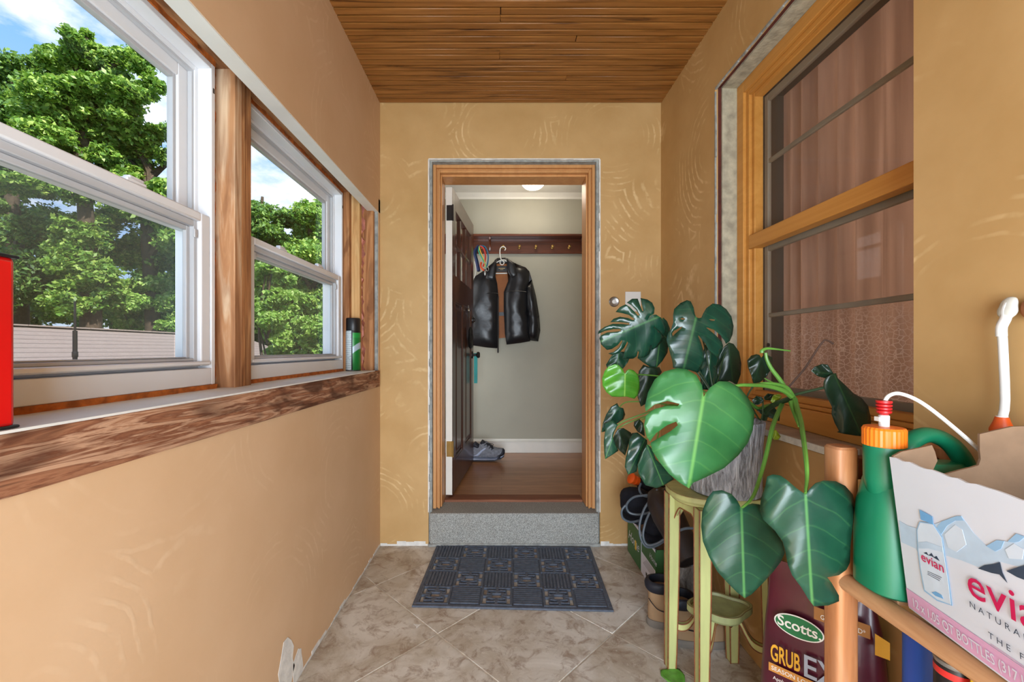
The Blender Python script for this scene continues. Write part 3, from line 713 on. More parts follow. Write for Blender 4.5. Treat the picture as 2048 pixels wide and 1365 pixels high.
for px in (964, 1006, 1038.5, 1071, 1104, 1137.5):
    x = (px-CX)/F*HY; q = MB()
    q.lathe([(.014, 0), (.012, .005), (.005, .008), (.005, .03), (.012, .038), (.013, .046), (.004, .051)], (x, HY-.018, 2.122), 14, (0, -1, .12))
    q.build('peg', m_brass, rk, smooth=True)

# ---------------- leather jacket on a white hanger
JO, JS = (900, 470), 4.55; JY = 3.83
m_leather = plain('black_leather_jacket', c(22, 22, 25), .34, var=.25, scale=10, bmp=.25, bscale=26)
m_lining = plain('tan_quilted_lining', c(150, 86, 30), .6, var=.15, bmp=.2, bscale=50)
jk = thing('leather_jacket', P(1010, 700, JY), 'black leather jacket with tan lining hanging on the coat shelf', 'jacket')
puffy('lining', m_lining, jk, pxy([(395, 262), (540, 262), (545, 420), (540, 600), (535, 935), (440, 942), (420, 600), (390, 420)], JO, JS), JY+.035, .004, .03, .05)
jl = puffy('left_front', m_leather, jk, pxy([(420, 235), (372, 268), (300, 330), (225, 380), (180, 520), (150, 760), (140, 1000), (215, 1008), (330, 1026), (435, 1034), (446, 900), (441, 560), (430, 450), (405, 340)], JO, JS), JY, .055, .02, .07, wr=.02)
jr = puffy('right_front', m_leather, jk, pxy([(520, 220), (600, 262), (690, 298), (722, 335), (716, 480), (700, 700), (730, 968), (640, 985), (515, 1000), (500, 900), (490, 700), (490, 520), (530, 420), (522, 340)], JO, JS), JY, .055, .02, .07, wr=.02)
puffy('sleeve', m_leather, jk, pxy([(690, 300), (722, 332), (745, 405), (783, 560), (812, 740), (822, 870), (803, 970), (735, 962), (690, 950), (684, 720), (680, 470)], JO, JS), JY+.01, .06, .05, .06, wr=.02)
puffy('collar', m_leather, jk, pxy([(516, 212), (590, 258), (618, 378), (565, 392), (528, 345), (518, 290)], JO, JS), JY-.05, .014, .006, .03)
puffy('collar', m_leather, jk, pxy([(424, 222), (352, 288), (325, 398), (402, 416), (420, 340), (424, 290)], JO, JS), JY-.05, .014, .006, .03)
puffy('neck_band', m_leather, jk, pxy([(404, 232), (430, 212), (500, 208), (545, 230), (540, 262), (410, 262)], JO, JS), JY+.03, .01, .02, .03)
lb = MB(); a, b_ = P(900+422/JS, 470+338/JS, JY+.02), P(900+520/JS, 470+282/JS, JY+.02); lb.box(a.x, b_.x, JY+.022, JY+.026, a.z, b_.z)
lbo = lb.build('label_patch', m_black, jk); m_tan = plain('gold_thread', c(186, 160, 110), .6)
mb = MB(); mb.box(a.x+.02, b_.x-.02, JY+.0205, JY+.0218, (a.z+b_.z)/2+.002, (a.z+b_.z)/2+.008); mb.box(a.x+.035, b_.x-.035, JY+.0205, JY+.0218, (a.z+b_.z)/2-.008, (a.z+b_.z)/2-.004); mb.build('stitched_mark', m_tan, lbo)
for yy, x0, x1 in ((520, 500, 695), (536, 335, 440)):
    MB().tube([P(900+(x0+(x1-x0)*t/8)/JS, 470+(yy-8*math.sin(t/8*PI))/JS, JY-.066) for t in range(9)], .003, 6).build('seam', m_leather, jr if x0 > 450 else jl, smooth=True)
MB().tube([P(900+440/JS, 470+y/JS, JY-.045) for y in (560, 700, 900, 1034)], .0045, 6).build('zip', m_dark, jk, smooth=True)
MB().lathe([(.004, 0), (.008, -.012), (.008, -.04), (.003, -.05)], P(900+437/JS, 470+1026/JS, JY-.045), 10).build('zip_pull', m_dark, jk, smooth=True)
MB().box(P(900+445/JS, 0, JY).x, P(900+492/JS, 0, JY).x, JY+.024, JY+.03, P(0, 470+735/JS, JY).z, P(0, 470+702/JS, JY).z).build('lining_tag', m_black, jk)
hg = thing('coat_hanger', P(1006, 500, JY+.02), 'white plastic coat hanger holding the black leather jacket', 'hanger')
hpt = lambda x, y: P(900+x/JS, 470+y/JS, JY-.012)
MB().tube(catmull([hpt(497, 142), hpt(506, 128), hpt(498, 113), hpt(478, 108), hpt(460, 122), hpt(454, 150), hpt(456, 195), hpt(466, 226)], 5), .0045, 8).build('hook', m_white, hg, smooth=True)
MB().tube(catmull([hpt(417, 258), hpt(445, 240), hpt(470, 232), hpt(490, 245), hpt(486, 268), hpt(466, 272), hpt(455, 255), hpt(466, 232), hpt(495, 230), hpt(520, 243)], 5), .0042, 8).build('loop', m_white, hg, smooth=True)
MB().tube([hpt(412, 352), hpt(520, 350)], .0055, 8).build('trouser_bar', m_white, hg, smooth=True)

# ---------------- dog leashes beside the jacket, teal strap on the knob
def strip(parent, name, pts, w, mat):
    MB().tube(catmull(pts, 6), w*1.5, 6, flat=.5).build(name, mat, parent, smooth=True)
lp = lambda x, y, dy=0: P(900+x/JS, 470+y/JS, 3.70+dy)
lsh = thing('dog_leash', lp(290, 100), 'bundle of colourful patterned dog leashes hanging beside the jacket', 'leash')
cols = [c(40, 110, 150), c(220, 80, 40), c(236, 190, 60), c(60, 160, 120), c(24, 40, 80), c(210, 60, 60)]
ms_ = [plain('leash_web_%s' % q, cc, .7) for q, cc in zip(('blue', 'orange', 'yellow', 'green', 'navy', 'red'), cols)]
strip(lsh, 'webbing', [lp(270, 104), lp(262, 150), lp(290, 210), lp(318, 262), lp(332, 300)], .008, ms_[3])
strip(lsh, 'webbing', [lp(270, 104, .01), lp(300, 120, .01), lp(322, 180, .01), lp(318, 240, .01), lp(300, 290, .01)], .009, ms_[5])
strip(lsh, 'webbing', [lp(272, 100, .02), lp(320, 112, .02), lp(346, 180, .02), lp(344, 250, .02), lp(330, 300, .02)], .008, ms_[0])
strip(lsh, 'webbing', [lp(264, 108, -.005), lp(280, 160, -.005), lp(308, 220, -.005), lp(322, 290, -.005)], .005, ms_[2])
strip(lsh, 'webbing', [lp(262, 104, .03), lp(228, 160, .03), lp(244, 240, .03), lp(262, 330, .03)], .022, ms_[4])
strip(lsh, 'webbing', [lp(284, 250, .015), lp(280, 290, .015), lp(310, 325, .015)], .012, ms_[1])
strip(lsh, 'cord', [lp(222, 240, .02), lp(236, 300, .02), lp(232, 360, .02), lp(218, 395, .02)], .004, m_white)
MB().tube([lp(340+12*math.cos(t), 312+18*math.sin(t), -.01) for t in [k*2*PI/14 for k in range(14)]], .003, 6, closed=True).build('ring', m_steel, lsh, smooth=True)
MB().lathe([(.005, .02), (.009, .012), (.009, -.012), (.004, -.025)], lp(320, 345, -.01), 10).build('clasp', m_steel, lsh, smooth=True)
ts = thing('teal_strap', lp(268, 1010), 'teal nylon strap hanging from the knob of the dark door', 'strap')
kp = dp(DW-.065, -.030, .90)
m_teal = plain('teal_nylon', c(22, 150, 146), .6)
sb = MB()
for dy, z1 in ((-.004, -.235), (.006, -.225)):
    sb.box(kp.x-.014, kp.x+.014, kp.y+dy-.0012, kp.y+dy+.0012, kp.z+z1, kp.z+.012)
sb.box(kp.x-.014, kp.x+.014, kp.y-.0052, kp.y+.0072, kp.z+.012, kp.z+.015)
sb.build('webbing', m_teal, ts, bevel=.001)

# ---------------- grey running shoe on the hall floor
SO, SS = (930, 860), 17.06; SY = 3.66
sh = thing('running_shoe', P(978, 921, SY), 'grey and navy running shoe by the white hall baseboard', 'shoe')
sh.location.z = HF
m_shoe = plain('grey_shoe_mesh', c(120, 122, 130), .7, var=.25, scale=60); m_shoed = plain('navy_shoe_panel', c(26, 28, 38), .6, var=.2); m_sole = plain('pale_blue_sole', c(176, 184, 206), .6); m_lace = plain('dark_lace', c(40, 40, 44), .8)
spx = lambda pts: pxy(pts, SO, SS)
puffy('upper', m_shoe, sh, spx([(130, 640), (180, 500), (280, 460), (360, 395), (410, 440), (480, 480), (560, 420), (640, 380), (740, 390), (830, 450), (950, 560), (1100, 610), (1290, 625), (1350, 700), (1350, 850), (1200, 940), (900, 980), (500, 980), (150, 960)]), SY, .042, .042, .035)
puffy('toe_cap', m_shoed, sh, spx([(1040, 920), (1080, 840), (1180, 760), (1250, 690), (1300, 620), (1360, 690), (1362, 800), (1310, 870), (1200, 920)]), SY-.012, .035, .06, .03)
puffy('heel_panel', m_shoed, sh, spx([(120, 700), (180, 500), (280, 455), (360, 392), (430, 450), (490, 490), (520, 560), (480, 660), (380, 640), (300, 600), (260, 820), (130, 850)]), SY-.008, .038, .055, .025)
puffy('side_stripe', m_sole, sh, spx([(280, 900), (400, 830), (560, 680), (690, 600), (740, 640), (600, 760), (450, 910)]), SY-.04, .006, .01, .012)
puffy('tongue', m_shoed, sh, spx([(500, 470), (590, 330), (680, 385), (820, 450), (960, 560), (1010, 690), (940, 700), (820, 640), (640, 560)]), SY, .036, .036, .03)
puffy('sole', m_sole, sh, spx([(120, 880), (280, 900), (600, 920), (900, 950), (1150, 920), (1320, 840), (1330, 890), (1240, 970), (1000, 1040), (700, 1050), (400, 1040), (120, 1060)]), SY, .05, .05, .012)
puffy('outsole', m_shoed, sh, spx([(120, 1020), (400, 1010), (700, 1030), (1000, 1020), (1240, 950), (1340, 860), (1330, 930), (1200, 1020), (1000, 1070), (700, 1075), (400, 1080), (120, 1085)]), SY, .048, .048, .008)
for i in range(4):
    x, y = 700+i*75, 470+i*55
    MB().tube(catmull([P(*spx([(x-60, y+90)])[0], SY-.036), P(*spx([(x+10, y+20)])[0], SY-.040), P(*spx([(x+60, y-10)])[0], SY-.02)], 3), .0032, 6).build('lace', m_lace, sh, smooth=True)
MB().tube(catmull([P(*spx([q])[0], SY-.03) for q in ((820, 470), (920, 480), (970, 510), (940, 540), (880, 500))], 4), .0025, 6).build('lace', m_lace, sh, smooth=True)

# ================================================================ on the left sill
sc = thing('spray_can', P(707, 742, 2.40), 'green and white aerosol can with black cap on the timber sill', 'spray can')
cx_, cy_ = -.832, 2.30
cx_ = (706.5-CX)/F*2.36; cy_ = 2.36; r = .0400; zb = 1.0528; zt = zb+.293
sc.location = (cx_, cy_, zb)
def can_mat():
    m, nt, b = newmat('printed_can', .35, .1, .5); v = coords(nt); sp = N(nt, 'ShaderNodeSeparateXYZ'); L(nt, v, sp.inputs[0])
    x = sp.outputs['X']; z = sp.outputs['Z']
    lines = ramp(nt, math_(nt, 'FRACT', math_(nt, 'MULTIPLY', z, 95)), [(.55, c(214, 226, 228)), (.7, c(120, 134, 140))])
    blk = ramp(nt, tnoise(nt, coords(nt, (30, 30, 400)), 3, 2), [(.45, G0), (.55, G1)])
    wht = mixc(nt, blk, c(214, 226, 228), lines)
    grn = ramp(nt, z, [(.0, c(24, 120, 50)), (.18, c(30, 146, 62)), (.21, c(20, 24, 22)), (.222, c(226, 214, 30)), (.238, c(20, 20, 22))])
    for el in grn.node.color_ramp.elements: pass
    grn.node.color_ramp.interpolation = 'CONSTANT'
    sil = ramp(nt, math_(nt, 'ABSOLUTE', math_(nt, 'SUBTRACT', math_(nt, 'SUBTRACT', z, math_(nt, 'MULTIPLY', x, .9)), .105)), [(.016, G1), (.017, G0)])
    grn2 = mixc(nt, sil, grn, c(166, 186, 196))
    side = ramp(nt, x, [(.0, G0), (.012, G1)]); side.node.color_ramp.interpolation = 'CONSTANT'
    f = math_(nt, 'GREATER_THAN', x, .010); bl = math_(nt, 'GREATER_THAN', x, .003)
    L(nt, mixc(nt, f, mixc(nt, bl, wht, c(18, 20, 22)), grn2), b.inputs['Base Color']); return m
MB().lathe([(r*.96, 0), (r, .003), (r, .215), (r*.97, .222)], (cx_, cy_, zb), 32).build('can_body', can_mat(), sc, smooth=True)
MB().lathe([(r*.93, .220), (r*.97, .224), (r*.97, .288), (r*.9, .293), (.004, .294)], (cx_, cy_, zb), 32).build('cap', m_black, sc, smooth=True)
MB().lathe([(r*1.01, 0), (r*1.02, .002), (r*1.01, .005)], (cx_, cy_, zb), 32).build('bottom_rim', m_dark, sc, smooth=True)

tn = thing('metal_tin', (-.79, .54, 1.053), 'tall red rectangular metal tin standing on the window sill', 'tin')
m_red = plain('glossy_red_tin', c(206, 20, 20), .25, var=.06, coat=.3); m_tinrim = plain('tin_rim', c(54, 58, 64), .35, .7)
tb = MB().box(-.842, -.727, .44, .634, 1.0535, 1.308).build('tin_body', m_red, tn, bevel=.008, seg=3)
MB().box(-.8445, -.7245, .4375, .6365, 1.306, 1.311).build('top_rim', m_tinrim, tn, bevel=.002)
MB().box(-.8445, -.7245, .4375, .6365, 1.0532, 1.058).build('bottom_rim', m_tinrim, tn, bevel=.002)
MB().lathe([(.022, 0), (.022, .016), (.018, .020), (.003, .021)], (-.785, .50, 1.311), 20).build('cap', m_black, tn, smooth=True)
MB().box(-.7268, -.7264, .52, .603, 1.076, 1.0795).build('yellow_rule', plain('yellow_print', c(232, 220, 30), .4), tb)
text('lettering', 'A', m_black, tb, (-.7268, .594, 1.132), (0, 1, 0), (0, 0, 1), size=.022)

# ================================================================ outside: ground, neighbour's roof, trees and shrubs
GZ = -1.6
def grass_mat():
    m, nt, b = newmat('lawn', .9); v = coords(nt)
    L(nt, ramp(nt, tnoise(nt, v, 2, 8, .7), [(.3, c(46, 70, 26)), (.7, c(96, 124, 52))]), b.inputs['Base Color']); return m
gd = MB().box(-70, 60, -40, 90, GZ-.3, GZ).build('ground', grass_mat()); tag(gd, kind='structure')
# neighbouring shed with a low shingled gable roof, ridge parallel to the porch
def shingle():
    m, nt, b = newmat('pinkish_brown_shingles', .9); v = coords(nt, (1, 1, 1)); sp = N(nt, 'ShaderNodeSeparateXYZ'); L(nt, v, sp.inputs[0])
    ln = ramp(nt, math_(nt, 'FRACT', math_(nt, 'MULTIPLY', sp.outputs['X'], 5.5)), [(.0, c(70, 60, 54)), (.22, c(160, 144, 134)), (1, c(156, 140, 130))])
    L(nt, mixc(nt, .25, ln, ramp(nt, tnoise(nt, v, 9, 6, .7), [(.3, c(130, 112, 102)), (.7, c(172, 158, 148))])), b.inputs['Base Color']); return m
hs = thing('shed', (-8.0, 8, GZ), 'low shed with a pinkish brown shingled roof outside the windows', 'shed')
m_shingle = shingle(); m_siding = plain('shed_siding', c(170, 160, 146), .8)
sy0, sy1 = 1.0, 13.2; rx, rz = -8.05, 1.57; ex, ez = -4.6, .25
mb = MB(); mb.prism([(rx, sy0, rz), (ex, sy0, ez), (ex, sy0, ez-.1), (rx, sy0, rz-.1)], (0, sy1-sy0, 0)); mb.prism([(rx, sy0, rz), (2*rx-ex, sy0, ez), (2*rx-ex, sy0, ez-.1), (rx, sy0, rz-.1)], (0, sy1-sy0, 0))
mb.build('roof', m_shingle, hs)
mb = MB()
for k in range(34):
    y = sy0+k*(sy1-sy0)/34; mb.obox((rx, y+.18, rz+.012), (1, 0, 0), (0, 1, 0), (0, 0, 1), .10, .172, .012)
mb.build('ridge_caps', m_shingle, hs)
MB().prism([(ex-.35, sy0+.3, GZ), (ex-.35, sy0+.3, ez+.0), (rx, sy0+.3, rz-.12), (2*rx-ex+.35, sy0+.3, ez), (2*rx-ex+.35, sy0+.3, GZ)], (0, sy1-sy0-.6, 0)).build('walls', m_siding, hs)
MB().box(ex-.02, ex+.06, sy0, sy1, ez-.14, ez-.02).build('gutter', m_vinyl, hs)
vp = thing('antenna_pole', P(150, 735, 4.45), 'thin dark pole standing in front of the shed roof', 'pole')
p_ = P(150, 735, 4.45); vp.location = (p_.x, p_.y, GZ)
q = MB(); q.tube([(p_.x, p_.y, GZ), (p_.x, p_.y, P(150, 662, 4.45).z)], .020, 10); q.build('mast', m_dark, vp, smooth=True)
q = MB(); q.tube([(p_.x, p_.y, P(150, 662, 4.45).z), (p_.x, p_.y, P(150, 604, 4.45).z)], .010, 8); q.build('rod', m_dark, vp, smooth=True)
q = MB(); q.lathe([(.024, 0), (.026, .01), (.026, .05), (.024, .06)], (p_.x, p_.y, P(150, 715, 4.45).z), 12); q.build('clamp', m_dark, vp, smooth=True)

def leaf_mat(name, lo, mid, hi, trans=.35):
    m = bpy.data.materials.new(name); m.use_nodes = True; nt = m.node_tree; nt.nodes.clear()
    o = N(nt, 'ShaderNodeOutputMaterial'); d = N(nt, 'ShaderNodeBsdfPrincipled'); t = N(nt, 'ShaderNodeBsdfTranslucent'); x = N(nt, 'ShaderNodeMixShader'); x.inputs[0].default_value = trans
    at = N(nt, 'ShaderNodeAttribute'); at.attribute_name = 'tone'
    col = ramp(nt, at.outputs['Fac'], [(.0, lo), (.5, mid), (1, hi)])
    d.inputs['Roughness'].default_value = .45; L(nt, col, d.inputs['Base Color']); L(nt, mixc(nt, .5, col, c(150, 190, 40)), t.inputs[0])
    L(nt, d.outputs[0], x.inputs[1]); L(nt, t.outputs[0], x.inputs[2]); L(nt, x.outputs[0], o.inputs[0]); return m
m_lf1 = leaf_mat('ivy_leaves', c(72, 108, 44), c(122, 166, 70), c(190, 214, 108))
m_lf2 = leaf_mat('deep_green_leaves', c(58, 92, 46), c(102, 144, 72), c(160, 190, 102))
m_lf3 = leaf_mat('fresh_green_leaves', c(104, 150, 56), c(152, 194, 86), c(206, 230, 138))
m_bark = plain('tree_bark', c(84, 70, 56), .9, var=.4, scale=14, bmp=.6, bscale=20)
def foliage(name, blobs, n, size, mat, parent, seed=1):
    """n separate little folded leaves scattered over ellipsoid clumps (centre, radius xyz)"""
    rg = np.random.default_rng(seed); vol = np.array([(b[1][0]*b[1][1]*b[1][2])**(2/3) for b in blobs]); cnt = np.maximum(1, (n*vol/vol.sum()).astype(int))
    C = []; T = []
    for (cc, rr), k in zip(blobs, cnt):
        d = rg.normal(size=(k, 3)); d /= np.linalg.norm(d, axis=1)[:, None]
        # lumpy surface: modulate the radius by a few random bumps
        bumps = rg.normal(size=(16, 3)); bumps /= np.linalg.norm(bumps, axis=1)[:, None]
        lump = np.clip((d @ bumps.T), 0, 1)**10
        rad = (.52+.62*lump.max(axis=1))*(rg.random(k)**.33)
        C.append(np.array(cc)+d*rad[:, None]*np.array(rr)); T.append(rg.random(k))
    C = np.concatenate(C); T = np.concatenate(T); m = len(C)
    sz = size*rg.uniform(.55, 1.25, m)[:, None]
    nrm = rg.normal(size=(m, 3))*.75+np.array([.25, -.35, .75]); nrm /= np.linalg.norm(nrm, axis=1)[:, None]
    u = np.cross(nrm, rg.normal(size=(m, 3))); u /= np.linalg.norm(u, axis=1)[:, None]; w = np.cross(nrm, u)
    V = np.stack([C-u*sz, C-w*sz*.55+nrm*sz*.12, C+u*sz-nrm*sz*.25, C+w*sz*.55+nrm*sz*.12], 1).reshape(-1, 3)
    off = np.array(org(parent)); V = V-off
    me = bpy.data.meshes.new(name); me.vertices.add(4*m); me.vertices.foreach_set('co', V.astype(np.float32).ravel())
    me.loops.add(4*m); me.loops.foreach_set('vertex_index', np.arange(4*m, dtype=np.int32)); me.polygons.add(m)
    me.polygons.foreach_set('loop_start', np.arange(0, 4*m, 4, dtype=np.int32)); me.polygons.foreach_set('loop_total', np.full(m, 4, dtype=np.int32))
    a = me.attributes.new('tone', 'FLOAT', 'FACE'); a.data.foreach_set('value', T.astype(np.float32)); me.update(); me.validate()
    me.materials.append(mat); o = bpy.data.objects.new(name, me); COL.objects.link(o); o.parent = parent; o['kind'] = 'stuff'
    return o
def tree(name, label, cat, base, blobs_px, Y, n, size, mat, seed, trunk=.22, group=None):
    """clumps as (px, py, radius px) on the tree's own distance Y, with a depth as deep as they are wide"""
    rg = random.Random(seed); bl = []
    for (px, py, rp) in blobs_px:
        r = rp/F*Y*1.15; dy = rg.uniform(-.6, .6)*r; p = P(px, py, Y+dy)
        for j in range(7):
            d = Vector((rg.gauss(0, 1), rg.gauss(0, 1), rg.gauss(0, 1))).normalized()*r*rg.uniform(.35, 1.0); k = r*rg.uniform(.30, .55)
            bl.append(((p.x+d.x, p.y+d.y, p.z+d.z), (k*1.25, k*1.25, k*.8)))
    b = P(base, 700, Y); t = thing(name, (b.x, b.y, GZ), label, cat, group)
    top = max(q[0][2] for q in bl); q = MB(); pts = [Vector((b.x, b.y, GZ)), Vector((b.x+.1, b.y, GZ+(top-GZ)*.35)), Vector((b.x-.15, b.y, GZ+(top-GZ)*.7)), Vector((b.x, b.y, top))]
    q.tube(catmull(pts, 4), [trunk*(1-.85*k/12) for k in range(13)], 9); q.build('trunk', m_bark, t, smooth=True)
    for k, (cc, rr) in enumerate(bl[::7][:12]):
        q = MB(); z = max(GZ+.3, cc[2]-rr[2]*1.4-.6); z = min(z, top-.3); e1 = Vector(cc); a = Vector((b.x, b.y, z))
        q.tube(catmull([a, (a+e1)/2+Vector((0, 0, .15)), e1], 3), [trunk*.4, trunk*.33, trunk*.3, trunk*.26, trunk*.2, trunk*.14, trunk*.08], 6); q.build('branch', m_bark, t, smooth=True)
    foliage('foliage', bl, n, size, mat, t, seed); return t
# tall ivy-covered trees in the near window
tree('ivy_tree', 'tall ragged tree overgrown with bright ivy against blue sky', 'tree', 175,
     [(175, 110, 40), (150, 150, 55), (120, 190, 60), (215, 150, 45), (260, 150, 45), (190, 210, 60), (285, 120, 26), (300, 175, 30), (130, 260, 60), (185, 290, 55), (168, 70, 16), (235, 200, 40), (170, 360, 60), (110, 330, 60), (170, 450, 60), (160, 540, 60), (120, 100, 18)], 12.5, 91520, 0.078, m_lf1, 11, .34)
tree('oak_tree', 'broad darker leafy tree beside the ragged ivy tree', 'tree', 30,
     [(20, 170, 60), (60, 150, 45), (0, 250, 70), (60, 240, 50), (20, 330, 70), (80, 120, 24), (-50, 200, 80), (-60, 320, 90), (40, 430, 75), (20, 540, 80), (90, 480, 50), (-70, 450, 90)], 14.0, 77440, 0.078, m_lf2, 12, .36)
tree('leafy_tree', 'rounded tree whose crown stands against the white clouds', 'tree', 300,
     [(280, 290, 40), (335, 300, 40), (310, 350, 55), (250, 330, 42), (350, 260, 26), (225, 290, 26), (300, 430, 60), (350, 400, 50), (260, 480, 60), (330, 500, 60), (390, 340, 50), (400, 440, 60), (410, 540, 60)], 13.5, 70400, 0.078, m_lf1, 13, .30)
tree('forest_tree', 'dark green tree with full crown seen beyond the second window', 'tree', 525,
     [(525, 450, 42), (500, 480, 50), (560, 460, 36), (480, 430, 44), (540, 510, 55), (500, 560, 60), (575, 500, 40), (560, 590, 55), (450, 470, 60), (450, 560, 60), (500, 640, 60)], 17.0, 63360, 0.087, m_lf2, 14, .34)
tree('forest_tree', 'bushy ivy covered tree with a blunt top beyond the second window', 'tree', 625,
     [(610, 450, 34), (640, 440, 36), (625, 490, 46), (600, 520, 40), (660, 480, 40), (640, 560, 60), (610, 620, 60), (680, 520, 50), (690, 600, 60), (590, 580, 40)], 16.0, 63360, 0.083, m_lf1, 15, .34)
def shrub(label, base, blobs, Y, n, size, mat, seed):
    return tree('shrub', label, 'shrub', base, blobs, Y, n, size, mat, seed, .05, None)
shrub('pale leafy shrub growing above the ridge of the shed roof', 275, [(270, 590, 42), (310, 600, 40), (230, 610, 30), (290, 640, 40), (335, 620, 34), (190, 620, 26), (150, 610, 24), (100, 620, 26)], 13.8, 31680, 0.073, m_lf3, 21)
shrub('bright green sapling with large leaves rising beyond the second window', 535, [(530, 560, 32), (515, 600, 36), (555, 620, 36), (530, 650, 40), (575, 600, 26), (600, 590, 20), (560, 570, 24), (545, 535, 16)], 7.6, 9152, 0.060, m_lf3, 22)
shrub('low spreading shrub at the end of the shed', 620, [(600, 670, 36), (640, 660, 36), (570, 690, 34), (660, 690, 40), (620, 710, 40), (680, 650, 30), (700, 690, 40)], 9.0, 18304, 0.055, m_lf3, 23)
tree('forest_tree', 'dense woodland tree filling the gap behind the shed ridge', 'tree', 230,
     [(60, 600, 70), (150, 600, 70), (240, 570, 70), (330, 590, 70), (420, 600, 70), (0, 620, 70), (480, 640, 60), (560, 640, 60), (660, 640, 60), (740, 600, 80)], 19.0, 77440, 0.110, m_lf2, 24, .3)

# ================================================================ rubber door mat
m_rub = plain('black_rubber', c(80, 88, 102), .6, var=.25, scale=60, bmp=.35, bscale=300)
mt = thing('door_mat', (.058, 2.203, 0), 'black rubber door mat with fret and ribbed squares before the step', 'door mat', rot=(0, 0, math.radians(-2.2)))
TW, TH = .1455, .1435; x0m, y0m = -TW*3, -TH*2
fm = MB(); e_ = .018
fm.box(x0m-e_, -x0m+e_, y0m-e_, y0m, 0, .009); fm.box(x0m-e_, -x0m+e_, -y0m, -y0m+e_, 0, .009); fm.box(x0m-e_, x0m, y0m, -y0m, 0, .009); fm.box(-x0m, -x0m+e_, y0m, -y0m, 0, .009)
fm.build('border', m_rub, mt, local=True, bevel=.003)
def ribbed(vert):
    q = MB(); a, b_ = TW/2, TH/2; q.box(-a, a, -b_, b_, .0005, .0055)
    for k in range(8):
        t = (k+.5)/8*2-1
        if vert: q.box(t*(a-.006)-.0052, t*(a-.006)+.0052, -b_+.008, b_-.008, .0055, .0115)
        else: q.box(-a+.008, a-.008, t*(b_-.006)-.0052, t*(b_-.006)+.0052, .0055, .0115)
    return q.build('ribbed_square', m_rub, mt, local=True)
def fret():
    q = MB(); a, b_ = TW/2, TH/2; w = .0065; h0, h1 = .0005, .0115
    def rg_(s, t, w): q.box(-s, s, t-w, t, h0, h1); q.box(-s, s, -t, -t+w, h0, h1); q.box(-s, -s+w, -t+w, t-w, h0, h1); q.box(s-w, s, -t+w, t-w, h0, h1)
    rg_(a, b_, .009); rg_(.030, .026, .009)
    q.box(-.006, .006, .026, b_-.009, h0, h1); q.box(-.006, .006, -b_+.009, -.026, h0, h1); q.box(.030, a-.009, -.006, .006, h0, h1); q.box(-a+.009, -.030, -.006, .006, h0, h1)
    for sx in (-1, 1):
        for sy in (-1, 1):
            q.box(*sorted((sx*.012, sx*.047)), *sorted((sy*.040, sy*.047)), h0, h1); q.box(*sorted((sx*.041, sx*.048)), *sorted((sy*.014, sy*.040)), h0, h1)
            q.box(*sorted((sx*.006, sx*.013)), *sorted((sy*.034, sy*.047)), h0, h1); q.box(*sorted((sx*.030, sx*.042)), *sorted((sy*.013, sy*.020)), h0, h1)
    return q.build('fret_square', m_rub, mt, local=True)
pr = {'v': ribbed(True), 'h': ribbed(False), 'f': fret()}; used = set()
for r_ in range(4):                                              # row 0 lies by the step
    for cc in range(6):
        k = ('v' if cc % 2 == 0 else 'f') if r_ % 2 == 0 else ('f' if cc % 2 == 0 else 'h')
        o = pr[k] if k not in used else copy_obj(pr[k], mt); used.add(k)
        o.location = (x0m+TW*(cc+.5), -y0m-TH*(r_+.5), 0)

# ================================================================ green plant stand
m_olive = edgeworn('worn_olive_paint', c(178, 182, 120), c(116, 62, 28), .010)
m_olive2 = edgeworn('worn_sage_paint', c(146, 152, 104), c(110, 74, 44), .006)
m_worn = plain('bare_brown_edge', c(122, 66, 32), .6, var=.35, scale=50)
LEG = [(.622, 1.556), (.660, 1.392), (.905, 1.412), (.868, 1.588)]; TZ = .680
ps = thing('plant_stand', (.765, 1.485, 0), 'distressed olive green wooden plant stand with four tapered legs', 'plant stand')
def super_ring(cx, cy, rx, ry, z, n=44, p=2.6, wob=0, k=4):
    o = []
    for i in range(n):
        t = 2*PI*i/n; ct, st_ = math.cos(t), math.sin(t); w = 1+wob*math.cos(k*t)
        o.append((cx+rx*w*math.copysign(abs(ct)**(2/p), ct), cy+ry*w*math.copysign(abs(st_)**(2/p), st_), z))
    return o
tc_, trx, try_ = (.765, 1.487), .176, .120
MB().loft([super_ring(*tc_, trx*.97, try_*.97, TZ-.022), super_ring(*tc_, trx, try_, TZ-.016), super_ring(*tc_, trx, try_, TZ-.006), super_ring(*tc_, trx*.985, try_*.98, TZ)]).build('top', m_olive, ps, smooth=True, angle=.5)
MB().loft([super_ring(*tc_, trx*.90, try_*.88, TZ-.034), super_ring(*tc_, trx*.92, try_*.90, TZ-.022)]).build('top_moulding', m_olive, ps, smooth=True, angle=.5)
for (x, y) in LEG:
    sx = 1 if x > .76 else -1; sy = 1 if y > 1.48 else -1
    def sq(cx, cy, h, z): return [(cx-h, cy-h, z), (cx+h, cy-h, z), (cx+h, cy+h, z), (cx-h, cy+h, z)]
    lgm = MB().loft([sq(x, y, .0145, 0), sq(x-sx*.001, y-sy*.001, .016, .06), sq(x-sx*.004, y-sy*.003, .019, .36), sq(x-sx*.005, y-sy*.004, .020, TZ-.034)]).build('leg', m_olive, ps)
    we = MB(); R4 = [sq(x, y, .0145, 0), sq(x-sx*.001, y-sy*.001, .016, .06), sq(x-sx*.004, y-sy*.003, .019, .36), sq(x-sx*.005, y-sy*.004, .020, TZ-.034)]
    for k in range(4): we.tube([r4[k] for r4 in R4], .0021, 6)
    we.build('worn_edge', m_worn, lgm, smooth=True)
